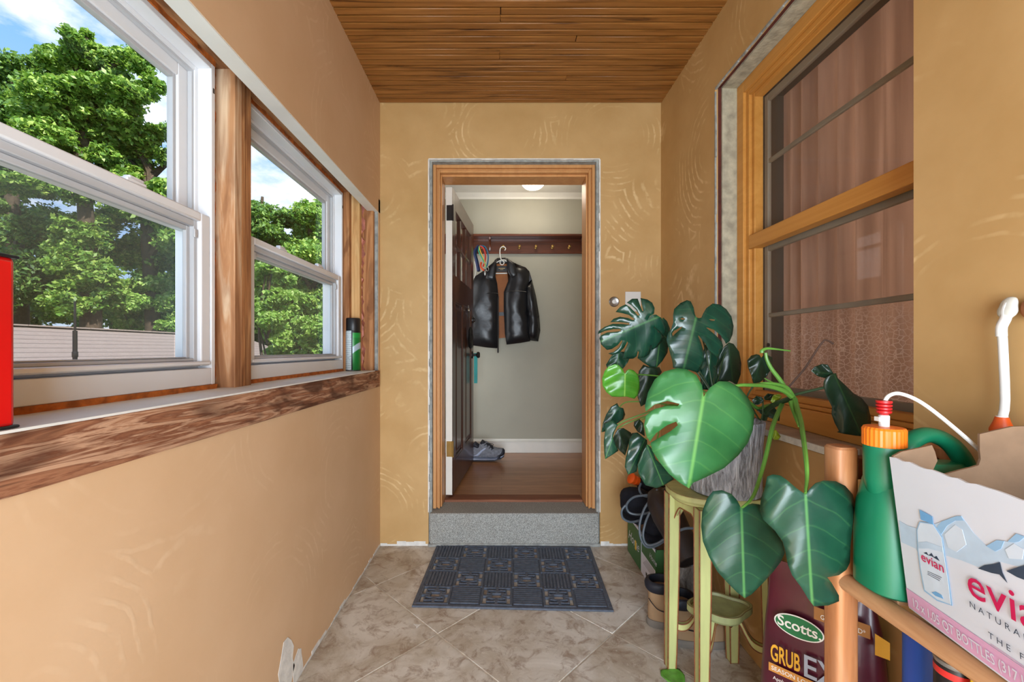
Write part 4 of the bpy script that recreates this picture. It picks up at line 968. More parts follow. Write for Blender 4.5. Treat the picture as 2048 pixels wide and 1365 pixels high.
def apron(a, b_):
    a, b_ = Vector((*a, 0)), Vector((*b_, 0)); d = (b_-a); L_ = d.length; d.normalize(); n_ = Vector((-d.y, d.x, 0)); q = []
    z = TZ-.036; N_ = 16
    up = [a+d*(L_*k/N_)+Vector((0, 0, z)) for k in (0, N_)]
    lo = []
    for k in range(N_+1):
        t = k/N_; s_ = abs(2*t-1); dep = .036+.095*max(0, (s_-.35)/.65)**1.6
        lo.append(a+d*(L_*t)+Vector((0, 0, z-dep)))
    MB().prism([up[0]-n_*.006, up[1]-n_*.006]+[p-n_*.006 for p in reversed(lo)], n_*.012).build('apron', m_olive, ps)
    MB().tube([p+n_*.006*(1 if (p-Vector((.765, 1.487, p.z))).dot(n_) > 0 else -1) for p in lo], .0022, 6).build('worn_edge', m_worn, ps, smooth=True)
for i in range(4):
    p0_, p1_ = LEG[i], LEG[(i+1) % 4]; cx_, cy_ = .765, 1.487
    f_ = lambda p: (cx_+(p[0]-cx_)*.95, cy_+(p[1]-cy_)*.95)
    apron(f_(p0_), f_(p1_))
SHZ = .268; sc_ = (.770, 1.492)
def cloud(r, z): return [(sc_[0]+(r*(1+.10*math.cos(4*t)))*1.12*math.cos(t), sc_[1]+(r*(1+.10*math.cos(4*t)))*.80*math.sin(t), z) for t in [2*PI*k/56 for k in range(56)]]
shf = MB().loft([cloud(.086, SHZ-.026), cloud(.092, SHZ-.018), cloud(.092, SHZ+.004), cloud(.083, SHZ+.004), cloud(.080, SHZ-.006)]).build('shelf', m_olive2, ps, smooth=True, angle=.5)
for (x, y) in LEG:
    a = Vector((x, y, .20)); m_ = Vector((sc_[0], sc_[1], 0)); d = Vector((m_.x-x, m_.y-y, 0)); L_ = d.length; d.normalize(); s_ = d.cross(Vector((0, 0, 1)))
    prof = [(0.012, .165), (.035, .160), (.06, .172), (.08, .205), (.095, .235), (.115, .245)]
    rings = []
    for (t, z) in catmull([Vector((u, v_, 0)) for u, v_ in prof], 4) and [(q.x, q.y) for q in catmull([Vector((u, v_, 0)) for u, v_ in prof], 4)]:
        p = Vector((x, y, 0))+d*min(t, L_*.9); w = .009
        rings.append([p-s_*w+Vector((0, 0, z-.012)), p+s_*w+Vector((0, 0, z-.012)), p+s_*w+Vector((0, 0, z+.012)), p-s_*w+Vector((0, 0, z+.012))])
    bkm = MB().loft(rings).build('curved_bracket', m_olive, ps)
    we = MB()
    for k in range(4): we.tube([r4[k] for r4 in rings], .0017, 6)
    we.build('worn_edge', m_worn, bkm, smooth=True)

# ================================================================ potted monstera
def glaze():
    m, nt, b = newmat('grey_bark_glaze', .38, 0, .5); v = coords(nt, (46, 46, 9)); f = tnoise(nt, v, 1.6, 5, .6, .8); w = tnoise(nt, coords(nt, (80, 80, 16)), 2, 3)
    L(nt, ramp(nt, f, [(.30, c(58, 52, 48)), (.40, c(130, 136, 144)), (.55, c(178, 186, 196)), (.75, c(214, 222, 230))]), b.inputs['Base Color']); bump(nt, b, math_(nt, 'ADD', f, w), .8, .012); return m
PC = (.775, 1.470); pl = thing('potted_monstera', (*PC, TZ), 'large monstera houseplant in a textured grey pot on the green stand', 'houseplant')
prof = [(.100, 0), (.112, .003), (.115, .02), (.113, .10), (.117, .18), (.123, .243), (.122, .249), (.116, .249), (.110, .235), (.108, .205)]
pot = MB().lathe(prof, (*PC, TZ+.0005), 56).build('pot', glaze(), pl, smooth=True)
MB().lathe([(.108, .218), (.06, .224), (.003, .226)], (*PC, TZ), 28).build('soil', plain('dark_soil', c(44, 32, 24), .95, var=.5, scale=60, bmp=.8), pl, smooth=True)

def mleaf_mat(name, base, dark, vein, rough=.32):
    m, nt, b = newmat(name, rough, 0, .5)
    uv = N(nt, 'ShaderNodeUVMap'); uv.uv_map = 'UVMap'; sp = N(nt, 'ShaderNodeSeparateXYZ'); L(nt, uv.outputs[0], sp.inputs[0])
    s_ = math_(nt, 'ABSOLUTE', sp.outputs['X']); t_ = sp.outputs['Y']
    mid = ramp(nt, s_, [(.008, G1), (.045, G0)])
    ph = math_(nt, 'FRACT', math_(nt, 'ADD', math_(nt, 'MULTIPLY', math_(nt, 'SUBTRACT', t_, math_(nt, 'MULTIPLY', math_(nt, 'POWER', s_, 1.5), .30)), 4.5), math_(nt, 'MULTIPLY', tnoise(nt, coords(nt), 9, 2), .5)))
    lat = ramp(nt, math_(nt, 'ABSOLUTE', math_(nt, 'SUBTRACT', ph, .5)), [(.01, G1), (.06, G0)])
    nz = tnoise(nt, coords(nt), 14, 4)
    col = ramp(nt, nz, [(.3, dark), (.7, base)])
    col = mixc(nt, math_(nt, 'MULTIPLY', lat, .13), col, vein); col = mixc(nt, math_(nt, 'MULTIPLY', mid, .6), col, vein)
    L(nt, col, b.inputs['Base Color']); bump(nt, b, math_(nt, 'ADD', math_(nt, 'MULTIPLY', math_(nt, 'ABSOLUTE', math_(nt, 'SUBTRACT', ph, .5)), .8), math_(nt, 'MULTIPLY', nz, .3)), .22, .006)
    b.inputs['Coat Weight'].default_value = .25; b.inputs['Coat Roughness'].default_value = .25
    return m
ml_d = mleaf_mat('dark_monstera_leaf', c(26, 70, 52), c(16, 50, 38), c(66, 122, 70), .25)
ml_m = mleaf_mat('monstera_leaf', c(28, 76, 54), c(20, 60, 44), c(92, 152, 82), .36)
ml_g = mleaf_mat('bright_monstera_leaf', c(58, 122, 66), c(44, 104, 56), c(120, 182, 90), .33)
ml_y = mleaf_mat('fresh_monstera_leaf', c(78, 150, 40), c(60, 128, 34), c(150, 200, 90), .3)
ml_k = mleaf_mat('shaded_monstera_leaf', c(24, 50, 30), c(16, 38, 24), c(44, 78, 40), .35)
ml_o = mleaf_mat('yellowing_monstera_leaf', c(140, 160, 30), c(112, 136, 28), c(180, 190, 60), .4)
m_stem = plain('green_stalk', c(96, 150, 60), .4, var=.2); m_stemd = plain('dark_stalk', c(40, 66, 36), .5, var=.2); m_stemb = plain('dried_stalk', c(74, 52, 40), .7)
def mleaf(outline, base, tip, Y0, mat, off=(0, 0), sc=1, tilt=(0, 0), fold=.12, curl=.15, holes=(), ripple=.012, label=None):
    """one leaf: outline, base and tip in photo pixels, on its own plane at distance Y0, folded along the midrib"""
    out = pxy(outline, off, sc); hl = [pxy(h, off, sc) for h in holes]; (bx, by), (tx, ty) = pxy([base, tip], off, sc)
    A = Vector((bx, by)); D = Vector((tx, ty))-A; Ln = D.length; D.normalize(); Pn = Vector((-D.y, D.x))
    xs = [p[0] for p in out]; ys = [p[1] for p in out]; step = max(max(xs)-min(xs), max(ys)-min(ys))/20
    # relax the traced outline so the margin is smooth
    V, T, _ = cdt(out, step, hl)
    hw_ = max(abs((Vector(p)-A).dot(Pn)) for p in out); size = Ln/F*Y0
    B0 = P(bx, by, Y0); mb = MB(); uvs = []; vs = []
    for q in V:
        r_ = q-A; s_ = r_.dot(Pn)/hw_; t = r_.dot(D)/Ln
        flat = P(q.x, q.y, Y0); y = Y0+tilt[0]*(flat.x-B0.x)+tilt[1]*(flat.z-B0.z)
        y += size*(fold*abs(s_)**1.5+curl*max(0, t)**2*.5-curl*.12)+ripple*math.sin(9*t-4*abs(s_)*1.2)*abs(s_)*.6
        vs.append(mb.v(P(q.x, q.y, y))); uvs.append((s_, t))
    for f in T: mb.face([vs[i] for i in f])
    bm = mb.bm; bm.verts.index_update(); uvl = bm.loops.layers.uv.new('UVMap'); ix = {v: k for k, v in enumerate(vs)}
    for f in bm.faces:
        for lp_ in f.loops: lp_[uvl].uv = uvs[ix[lp_.vert]]
    o = mb.build('leaf', mat, pl, smooth=True, angle=3.0)
    md = o.modifiers.new('thickness', 'SOLIDIFY'); md.thickness = .0009; md.offset = 0
    return o
def stalk(pts, r, mat, name='stalk', k=6):
    q = catmull([P(*p) for p in pts], k); n_ = len(q)
    rr = [.66*(r[0]+(r[1]-r[0])*i/(n_-1)) for i in range(n_)]
    return MB().tube(q, rr, 8).build(name, mat, pl, smooth=True)
A3, S3 = (1185, 580), 6.203; A4, S4 = (1180, 740), 5.25; A5, S5 = (1460, 660), 5.687; A1, S1 = (1380, 930), 4.706; A7, S7 = (1180, 560), 3.102
# split leaf at the upper left
mleaf([(680, 390), (712, 325), (765, 295), (770, 225), (740, 160), (680, 120), (595, 103), (610, 170), (632, 265), (618, 265), (585, 180), (560, 110), (490, 112), (425, 160), (480, 190), (540, 250), (582, 312), (562, 322), (520, 270), (460, 210), (410, 180), (340, 215), (285, 275), (370, 290), (450, 312), (522, 366), (500, 376), (440, 350), (340, 335), (260, 360), (220, 402), (330, 400), (450, 413), (462, 435), (380, 425), (250, 422), (150, 460), (80, 508), (65, 550), (150, 512), (260, 488), (345, 488), (352, 512), (300, 520), (180, 530), (105, 565), (85, 600), (108, 680), (180, 747), (240, 735), (310, 690), (362, 625), (370, 640), (330, 715), (260, 772), (195, 790), (240, 810), (325, 788), (392, 720), (432, 640), (442, 662), (402, 745), (372, 855), (440, 858), (505, 855), (548, 826), (562, 760), (576, 772), (558, 850), (640, 840), (702, 800), (722, 755), (714, 690), (734, 690), (730, 752), (800, 715), (860, 640), (885, 588), (820, 505), (755, 468), (765, 458), (850, 528), (880, 578), (912, 520), (905, 430), (850, 345), (790, 308), (735, 310), (700, 345)],
      (680, 395), (110, 640), 1.50, ml_d, A3, S3, tilt=(0, -.15), fold=.10, curl=.12)
# split leaf beside the window
mleaf([(1285, 338), (1268, 300), (1255, 220), (1220, 145), (1170, 128), (1090, 165), (1012, 240), (1000, 310), (1003, 400), (980, 475), (935, 540), (918, 620), (940, 710), (960, 780), (990, 880), (1000, 970), (1100, 985), (1200, 995), (1310, 1030), (1352, 960), (1385, 860), (1375, 760), (1345, 655), (1308, 570), (1325, 572), (1370, 635), (1395, 662), (1440, 745), (1500, 800), (1560, 842), (1605, 760), (1622, 700), (1600, 640), (1540, 575), (1470, 515), (1410, 472), (1430, 470), (1510, 498), (1585, 562), (1640, 638), (1655, 672), (1700, 640), (1735, 560), (1750, 450), (1722, 330), (1660, 240), (1580, 182), (1490, 170), (1412, 228), (1370, 300), (1352, 345), (1320, 352)],
      (1285, 345), (1150, 900), 1.42, ml_d, A3, S3, tilt=(0, .10), fold=.16, curl=.22, holes=[[(1088, 362), (1115, 346), (1155, 360), (1115, 374)], [(1443, 366), (1480, 365), (1522, 370), (1515, 386), (1470, 380)], [(988, 540), (1010, 510), (1115, 452), (1100, 480), (1020, 550), (992, 588)]])
# the great front leaf
mleaf([(705, 728), (695, 655), (660, 592), (600, 556), (540, 548), (460, 570), (400, 620), (360, 700), (340, 785), (346, 818), (400, 775), (480, 752), (555, 770), (545, 785), (480, 782), (400, 802), (347, 842), (335, 905), (350, 970), (372, 1003), (410, 952), (480, 902), (535, 880), (545, 902), (500, 940), (430, 980), (376, 1012), (385, 1060), (430, 1130), (490, 1205), (560, 1262), (614, 1295), (640, 1260), (720, 1225), (830, 1170), (920, 1090), (980, 1010), (1010, 930), (1020, 830), (985, 740), (930, 670), (860, 632), (800, 630), (745, 668), (718, 705)],
      (705, 722), (612, 1292), 1.12, ml_g, A7, S7, tilt=(0, .20), fold=.10, curl=.10)
# two hanging heart leaves
mleaf([(480, 405), (440, 330), (390, 275), (300, 240), (215, 250), (160, 320), (115, 440), (105, 580), (120, 720), (180, 870), (260, 1010), (360, 1120), (440, 1200), (515, 1257), (580, 1220), (680, 1120), (780, 1010), (850, 920), (892, 830), (870, 730), (800, 620), (720, 510), (680, 440), (655, 375), (590, 365), (535, 380), (492, 402)],
      (483, 404), (510, 1255), .97, ml_m, A1, S1, fold=.12, curl=.10)
mleaf([(1082, 278), (1000, 220), (920, 150), (850, 102), (780, 92), (725, 112), (710, 200), (670, 320), (655, 430), (690, 520), (800, 622), (870, 720), (900, 830), (920, 940), (960, 1040), (1050, 1160), (1110, 1260), (1165, 1332), (1300, 1325), (1402, 1285), (1400, 1230), (1330, 1110), (1290, 1060), (1400, 1040), (1470, 990), (1505, 920), (1510, 760), (1530, 560), (1546, 360), (1530, 280), (1460, 200), (1370, 155), (1260, 148), (1180, 175), (1125, 230), (1094, 275)],
      (1086, 275), (1150, 1325), .80, ml_m, A1, S1, fold=.16, curl=.06, ripple=.02)
# bright rounded leaf
mleaf([(405, 1048), (370, 980), (330, 940), (280, 922), (200, 950), (150, 1010), (120, 1100), (125, 1190), (170, 1270), (240, 1325), (330, 1330), (420, 1325), (520, 1352), (560, 1310), (585, 1220), (580, 1120), (560, 1050), (510, 1000), (450, 985), (418, 1008)],
      (405, 1045), (398, 1328), 1.43, ml_y, A3, S3, fold=.14, curl=.25)
mleaf([(560, 850), (640, 910), (720, 962), (785, 1035), (800, 960), (870, 880), (930, 780), (942, 650), (960, 480), (925, 390), (880, 345), (800, 400), (700, 500), (620, 700)], (860, 420), (785, 1035), 1.57, ml_m, A3, S3)
mleaf([(168, 930), (182, 978), (280, 985), (380, 978), (440, 900), (460, 850), (400, 770), (320, 765), (235, 822)], (330, 775), (300, 985), 1.60, ml_m, A3, S3)
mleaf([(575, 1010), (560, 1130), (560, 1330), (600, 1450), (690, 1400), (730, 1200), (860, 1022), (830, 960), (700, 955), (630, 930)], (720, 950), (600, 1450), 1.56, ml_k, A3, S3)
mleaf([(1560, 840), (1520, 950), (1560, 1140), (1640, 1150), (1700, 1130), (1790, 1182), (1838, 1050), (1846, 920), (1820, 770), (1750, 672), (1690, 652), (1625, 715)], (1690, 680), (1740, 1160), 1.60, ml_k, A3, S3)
mleaf([(1400, 680), (1370, 780), (1330, 1020), (1350, 1240), (1450, 1240), (1570, 1150), (1540, 960), (1570, 850), (1480, 750)], (1470, 740), (1430, 1240), 1.53, ml_d, A3, S3)
# the cluster at the lower left
mleaf([(285, 350), (306, 392), (350, 405), (370, 470), (350, 520), (290, 560), (230, 600), (150, 650), (120, 656), (135, 560), (170, 470), (220, 390)], (305, 400), (122, 655), 1.62, ml_d, A4, S4)
mleaf([(155, 555), (240, 530), (292, 580), (255, 650), (240, 715), (270, 790), (300, 850), (240, 890), (160, 940), (150, 880), (145, 760), (158, 640)], (285, 590), (160, 935), 1.52, ml_m, A4, S4)
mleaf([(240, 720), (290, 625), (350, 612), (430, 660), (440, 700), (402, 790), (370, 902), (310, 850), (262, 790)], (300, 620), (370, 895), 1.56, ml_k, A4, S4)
mleaf([(440, 665), (500, 660), (560, 710), (600, 740), (600, 790), (560, 860), (530, 930), (505, 1000), (490, 1070), (400, 1102), (365, 1020), (375, 930), (400, 830), (415, 730)], (580, 725), (400, 1100), 1.42, ml_d, A4, S4)
mleaf([(600, 780), (555, 860), (500, 1000), (510, 1090), (580, 1212), (700, 1245), (780, 1210), (880, 1150), (790, 1030), (690, 940), (650, 830)], (600, 800), (770, 1215), 1.34, ml_m, A4, S4)
mleaf([(465, 545), (520, 520), (560, 560), (576, 700), (500, 652), (460, 590)], (540, 530), (575, 700), 1.48, ml_k, A4, S4)
# leaves on the window side
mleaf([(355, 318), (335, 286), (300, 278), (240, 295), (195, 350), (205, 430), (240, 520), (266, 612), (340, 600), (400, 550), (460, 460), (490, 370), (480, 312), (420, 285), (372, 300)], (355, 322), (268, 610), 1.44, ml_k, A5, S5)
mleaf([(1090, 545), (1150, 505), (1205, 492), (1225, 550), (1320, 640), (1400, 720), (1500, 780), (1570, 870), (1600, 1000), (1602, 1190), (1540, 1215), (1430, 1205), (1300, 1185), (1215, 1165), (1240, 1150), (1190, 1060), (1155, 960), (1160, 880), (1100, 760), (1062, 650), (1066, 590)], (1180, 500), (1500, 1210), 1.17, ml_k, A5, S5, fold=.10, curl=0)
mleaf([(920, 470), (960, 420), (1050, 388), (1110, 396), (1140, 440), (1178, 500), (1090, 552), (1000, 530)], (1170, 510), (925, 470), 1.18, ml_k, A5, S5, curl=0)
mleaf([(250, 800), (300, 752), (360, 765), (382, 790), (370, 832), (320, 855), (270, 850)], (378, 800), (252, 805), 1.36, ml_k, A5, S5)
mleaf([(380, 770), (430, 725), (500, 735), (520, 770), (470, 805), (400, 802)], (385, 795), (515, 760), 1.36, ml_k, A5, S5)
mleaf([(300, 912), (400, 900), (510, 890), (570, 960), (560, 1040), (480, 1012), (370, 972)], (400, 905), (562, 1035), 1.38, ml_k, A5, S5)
mleaf([(460, 812), (490, 745), (560, 730), (592, 762), (540, 820), (480, 832)], (590, 765), (462, 815), 1.30, ml_o, A5, S5)
mleaf([(470, 1180), (520, 1135), (576, 1215), (550, 1252), (500, 1252), (472, 1222)], (520, 1140), (530, 1252), 1.33, ml_o, A5, S5)
g5 = lambda x, y, Y: (A5[0]+x/S5, A5[1]+y/S5, Y)
node = g5(700, 770, 1.22)
stalk([g5(390, 1010, 1.42), g5(430, 900, 1.36), g5(560, 830, 1.28), g5(640, 800, 1.25), g5(715, 770, 1.22)], (.014, .011), m_stemd, 'main_stem')
stalk([g5(150, 770, 1.30), g5(260, 860, 1.36), g5(330, 900, 1.40), g5(390, 880, 1.38), g5(520, 850, 1.30)], (.008, .011), m_stem, 'main_stem')
stalk([g5(715, 775, 1.22), g5(640, 660, 1.22), g5(500, 615, 1.21), g5(340, 608, 1.20)], (.013, .004), m_stem, 'new_shoot')
stalk([g5(700, 760, 1.215), g5(600, 690, 1.21), g5(420, 640, 1.20), g5(230, 630, 1.16), g5(60, 640, 1.14), (1410, 790, 1.12)], (.012, .0045), m_stem)
stalk([g5(640, 680, 1.23), g5(560, 560, 1.23), g5(470, 440, 1.23), g5(420, 340, 1.23), g5(405, 262, 1.23)], (.010, .0065), m_stem)
stalk([g5(365, 262, 1.23), g5(366, 236, 1.23), g5(420, 214, 1.23), g5(520, 220, 1.23), g5(685, 241, 1.23)], (.0095, .0025), m_stem, 'rolled_leaf')
stalk([g5(735, 790, 1.21), g5(760, 880, 1.16), g5(800, 1020, 1.05), g5(830, 1200, .95), g5(865, 1480, .86), (1614, 955, .83), (1611, 988, .80)], (.011, .0042), m_stem)
stalk([g5(700, 830, 1.20), g5(730, 950, 1.15), g5(780, 1100, 1.08)], (.012, .003), m_stem, 'sheath')
stalk([g5(590, 850, 1.27), g5(540, 960, 1.20), g5(480, 1120, 1.12), (1530, 920, 1.05), (1512, 980, .99), (1499, 1003, .97), (1484, 1016, .965)], (.0105, .004), m_stem)
stalk([g5(720, 745, 1.22), g5(850, 710, 1.20), g5(1070, 658, 1.18)], (.0065, .0055), m_stemd)
stalk([g5(660, 660, 1.24), g5(850, 440, 1.22), g5(960, 270, 1.20), g5(1060, 132, 1.19), g5(1110, 122, 1.19), g5(1172, 160, 1.19)], (.0042, .0042), m_stemb, 'dried_stalk')
stalk([g5(480, 600, 1.24), g5(430, 575, 1.24), g5(392, 552, 1.24)], (.004, .002), m_stem, 'stub')
# stalks from the soil to the leaves on the left
for tgt in (((1294.6, 643.7), 1.50), ((1392, 635.6), 1.43), ((1250, 748.5), 1.44), ((1457, 690), 1.60), ((1322, 650), 1.57), ((1422, 700), 1.53)):
    (tx, ty), ty_ = tgt
    stalk([(1450, 880, 1.47), (1430, 800, 1.50), ((tx+1430)/2, (ty+790)/2-12, (ty_+1.52)/2+.03), (tx, ty, ty_+.002)], (.006, .0032), m_stemd if ty < 720 else m_stem)
for tgt in (((1238, 816), 1.62), ((1234, 852), 1.52), ((1290, 878), 1.42), ((1237, 858), 1.56), ((1294, 892), 1.34), ((1283, 841), 1.48)):
    (tx, ty), ty_ = tgt
    stalk([(1440, 880, 1.46), (1400, 830, 1.45), (1330, 815+random.uniform(-6, 12), (ty_+1.45)/2), (tx+20, ty-12, ty_), (tx, ty, ty_+.002)], (.0055, .003), m_stem)
for (tx, ty, yy) in ((A5[0]+355/S5, A5[1]+322/S5, 1.44), (A5[0]+378/S5, A5[1]+800/S5, 1.36)):
    stalk([(1490, 870, 1.44), (1492, 800, 1.46), (tx-6, ty+40, yy+.02), (tx, ty, yy+.002)], (.005, .003), m_stemd)

# a fallen leaf and a scrap of paper on the tiles
fl_ = thing('fallen_leaf', PZ(1345, 1350, .004), 'small bright green leaf lying on the floor tiles', 'leaf')
q0 = fl_.location.copy(); out = [(0, -.05), (.030, -.035), (.042, -.005), (.036, .025), (.012, .032), (-.012, .026), (-.036, .020), (-.044, -.006), (-.030, -.034)]
V, T, Dd = cdt(out, .008); mb = MB(); vs = [mb.v((q0.x+p.x, q0.y+p.y, .0015+.02*abs(p.x)+.25*p.y**2*3+.002)) for p in V]
for f in T: mb.face([vs[i] for i in f])
o = mb.build('blade', plain('fallen_leaf_green', c(92, 156, 56), .4, var=.3, scale=40), fl_, smooth=True); md = o.modifiers.new('t', 'SOLIDIFY'); md.thickness = .001
pp = thing('paper_scrap', PZ(833, 1252, .001), 'tiny torn white paper scrap on the floor tiles', 'paper')
q0 = pp.location
MB().prism([(q0.x-.014, q0.y+.01, .001), (q0.x+.016, q0.y+.006, .001), (q0.x+.008, q0.y-.006, .001), (q0.x+.004, q0.y-.020, .001), (q0.x-.002, q0.y-.004, .001)], (0, 0, .001)).build('scrap', m_white, pp)

# ================================================================ things behind and under the plant stand
# printed carton against the wall
m_cgreen = plain('printed_green_card', c(58, 104, 56), .6, var=.06); m_cwhite = plain('printed_white_card', c(214, 216, 226), .6, var=.04); m_card = plain('brown_corrugated_card', c(150, 122, 96), .85, var=.1, scale=30, bmp=.15)
ct = thing('printed_carton', (.83, 2.23, 0), 'green and white printed carton on the floor by the back wall', 'carton')
kx0, kx1, ky0, ky1, kz = .735, .935, 2.018, 2.46, .212
bx_ = MB(); t_ = .004
bx_.box(kx0, kx0+t_, ky0, ky1, .001, kz); bx_.box(kx1-t_, kx1, ky0, ky1, .001, kz); bx_.box(kx0+t_, kx1-t_, ky0, ky0+t_, .001, kz); bx_.box(kx0+t_, kx1-t_, ky1-t_, ky1, .001, kz); bx_.box(kx0+t_, kx1-t_, ky0+t_, ky1-t_, .001, .005)
cb_ = bx_.build('card_body', m_cgreen, ct)
MB().box(kx0-.0006, kx0, ky0, 2.222, .001, .112).build('white_panel', m_cwhite, ct)
MB().box(kx0-.0007, kx0+.0045, ky0, ky1, kz-.012, kz+.0005).build('white_rim', m_cwhite, ct)
MB().box(kx0-.001, kx0, 2.216, 2.224, .001, kz).build('panel_fold', m_cwhite, ct)
MB().box(kx0-.0012, kx0-.0006, 2.07, 2.10, .03, .045).build('hand_slot', m_dark, ct); MB().box(kx0-.0012, kx0-.0006, 2.13, 2.15, .022, .04).build('printed_mark', m_dark, ct)
MB().box(kx0+t_, kx1-t_, ky0+t_, ky1-t_, kz-.010, kz-.006).build('inner_flap', m_card, ct)
text('lettering', 'Home', m_cwhite, ct, (kx0-.0002, 2.446, .085), (0, -1, 0), (0, 0, 1), width=.19, shear=.35, ext=.0008)
text('lettering', 'Home', m_cwhite, ct, (kx0-.0002, 2.10, .140), (0, -1, 0), (0, 0, 1), width=.10, shear=.35, ext=.0008)
MB().box(kx0-.0014, kx0-.0008, 2.30, 2.325, .075, .125).build('yellow_mark', plain('yellow_ink', c(226, 186, 40), .5), ct)
m_ink = plain('grey_ink', c(88, 92, 104), .6)
for k in range(5): MB().box(kx0-.0012, kx0-.0007, 2.03, 2.19-.012*k, .066+.009*k, .068+.009*k).build('print_line', m_ink, ct)

# dark soft caps piled on the carton, with a coil of cable
m_navy = plain('navy_felt', c(16, 18, 28), .95, var=.3, scale=40, bmp=.5, bscale=120)
B6, S6 = (1230, 930), 5.055
b6 = lambda pts: pxy(pts, B6, S6)
cap1 = thing('knit_cap', P(1262, 1045, 2.20), 'black felt cap slumped over the far end of the carton', 'cap')
puffy('crown', m_navy, cap1, b6([(50, 320), (60, 270), (110, 235), (150, 222), (250, 230), (330, 270), (390, 330), (420, 420), (390, 500), (300, 560), (220, 580), (130, 560), (80, 500), (55, 420)]), 2.22, .07, .07, .08, wr=.02)
puffy('brim', m_navy, cap1, b6([(60, 480), (120, 500), (240, 520), (330, 520), (320, 570), (220, 600), (120, 560), (70, 530)]), 2.18, .05, .06, .02)
cap2 = thing('knit_cap', P(1310, 1080, 2.10), 'black felt cap slumped over the near end of the carton beside the log', 'cap')
puffy('crown', m_navy, cap2, b6([(270, 690), (300, 600), (360, 520), (450, 480), (540, 520), (580, 600), (560, 680), (470, 730), (400, 770), (330, 790), (290, 750)]), 2.09, .06, .06, .07, wr=.02)
puffy('brim', m_navy, cap2, b6([(270, 680), (340, 700), (450, 700), (540, 640), (540, 700), (450, 760), (340, 800), (285, 760)]), 2.05, .04, .05, .02)
bo = thing('squeeze_bottle', P(1275, 975, 2.30), 'black bottle with bright orange cap lying on the piled caps', 'bottle')
a, b_ = P(1284, 968, 2.30), P(1318, 985, 2.33); ax_ = (b_-a).normalized()
MB().lathe([(.016, -.03), (.030, -.01), (.046, .02), (.05, .10), (.044, .17), (.02, .18)], a, 22, ax_).build('bottle_body', m_navy, bo, smooth=True)
m_orange = plain('orange_plastic', c(226, 90, 20), .4, var=.05)
MB().lathe([(.024, -.032), (.025, -.05), (.016, -.054), (.016, -.062), (.028, -.066), (.030, -.078), (.022, -.084), (.003, -.085)], a, 22, ax_).build('cap', m_orange, bo, smooth=True)
cbx = thing('cable_coil', P(1290, 1045, 2.02), 'coil of thin grey blue cable draped over the black felt caps', 'cable')
m_cable = plain('grey_blue_cable', c(84, 96, 106), .45)
def b6p(x, y, Y): return P(B6[0]+x/S6, B6[1]+y/S6, Y)
for pts in ([(540, 320, 2.05), (430, 300, 2.0), (300, 310, 2.05), (190, 330, 2.08), (120, 400, 2.09), (140, 480, 2.09), (240, 505, 2.07), (360, 480, 2.02), (450, 440, 2.0)],
            [(460, 300, 1.98), (380, 340, 1.97), (300, 440, 1.98), (250, 600, 1.98), (260, 740, 1.97), (320, 830, 1.96), (420, 820, 1.95), (540, 740, 1.93)],
            [(540, 340, 1.97), (440, 360, 1.96), (370, 450, 1.96), (310, 580, 1.97), (285, 720, 1.96), (330, 810, 1.95), (440, 790, 1.93), (560, 700, 1.91)],
            [(260, 190, 2.12), (245, 250, 2.10), (280, 310, 2.08), (360, 328, 2.05)], [(360, 400, 2.0), (380, 450, 2.0), (470, 482, 1.98), (540, 470, 1.95)], [(120, 400, 2.1), (70, 460, 2.1), (80, 540, 2.1), (160, 580, 2.08), (260, 560, 2.03)],
            [(420, 250, 1.97), (470, 320, 1.95), (560, 370, 1.92)], [(640, 670, 1.78), (720, 645, 1.76), (830, 650, 1.74), (900, 690, 1.75)]):
    MB().tube(catmull([b6p(*q) for q in pts], 6), .0055, 8).build('cable_loop', m_cable, cbx, smooth=True)

# log with a sawn branch
def barkmat():
    m, nt, b = newmat('grey_log_bark', .9); v = coords(nt, (14, 14, 7)); f = tnoise(nt, v, 2.2, 6, .65, 1)
    L(nt, ramp(nt, f, [(.3, c(70, 64, 58)), (.5, c(136, 130, 122)), (.7, c(190, 186, 178))]), b.inputs['Base Color']); bump(nt, b, f, 1, .02); return m
lg = thing('log', (.845, 1.946, 0), 'upright grey barked log standing behind the plant stand', 'log')
n_ = 26; rings = []
for z in (.0, .05, .10, .15, .20, .25, .29):
    rings.append([(.845+(.080+.008*noise.noise(Vector((math.cos(t)*2, math.sin(t)*2, z*8))))*math.cos(t), 1.946+(.068+.008*noise.noise(Vector((math.cos(t)*2, math.sin(t)*2, z*8+5))))*math.sin(t), z) for t in [2*PI*k/n_ for k in range(n_)]])
MB().loft(rings).build('bark', barkmat(), lg, smooth=True)
m_cut = wood('sawn_wood', [(.3, c(150, 122, 86)), (.7, c(206, 182, 142))], 'x', 1, .8)
p0_ = P(1375, 1196, 1.866); MB().tube([p0_+Vector((.02, .05, .02)), p0_+Vector((.004, .012, .004)), p0_], [.026, .026, .024], 16).build('branch_stub', barkmat(), lg, smooth=True)
MB().lathe([(.022, 0), (.020, .002)], p0_+Vector((0, -.0002, 0)), 18, (-.25, -.95, -.1)).build('sawn_face', m_cut, lg, smooth=True)

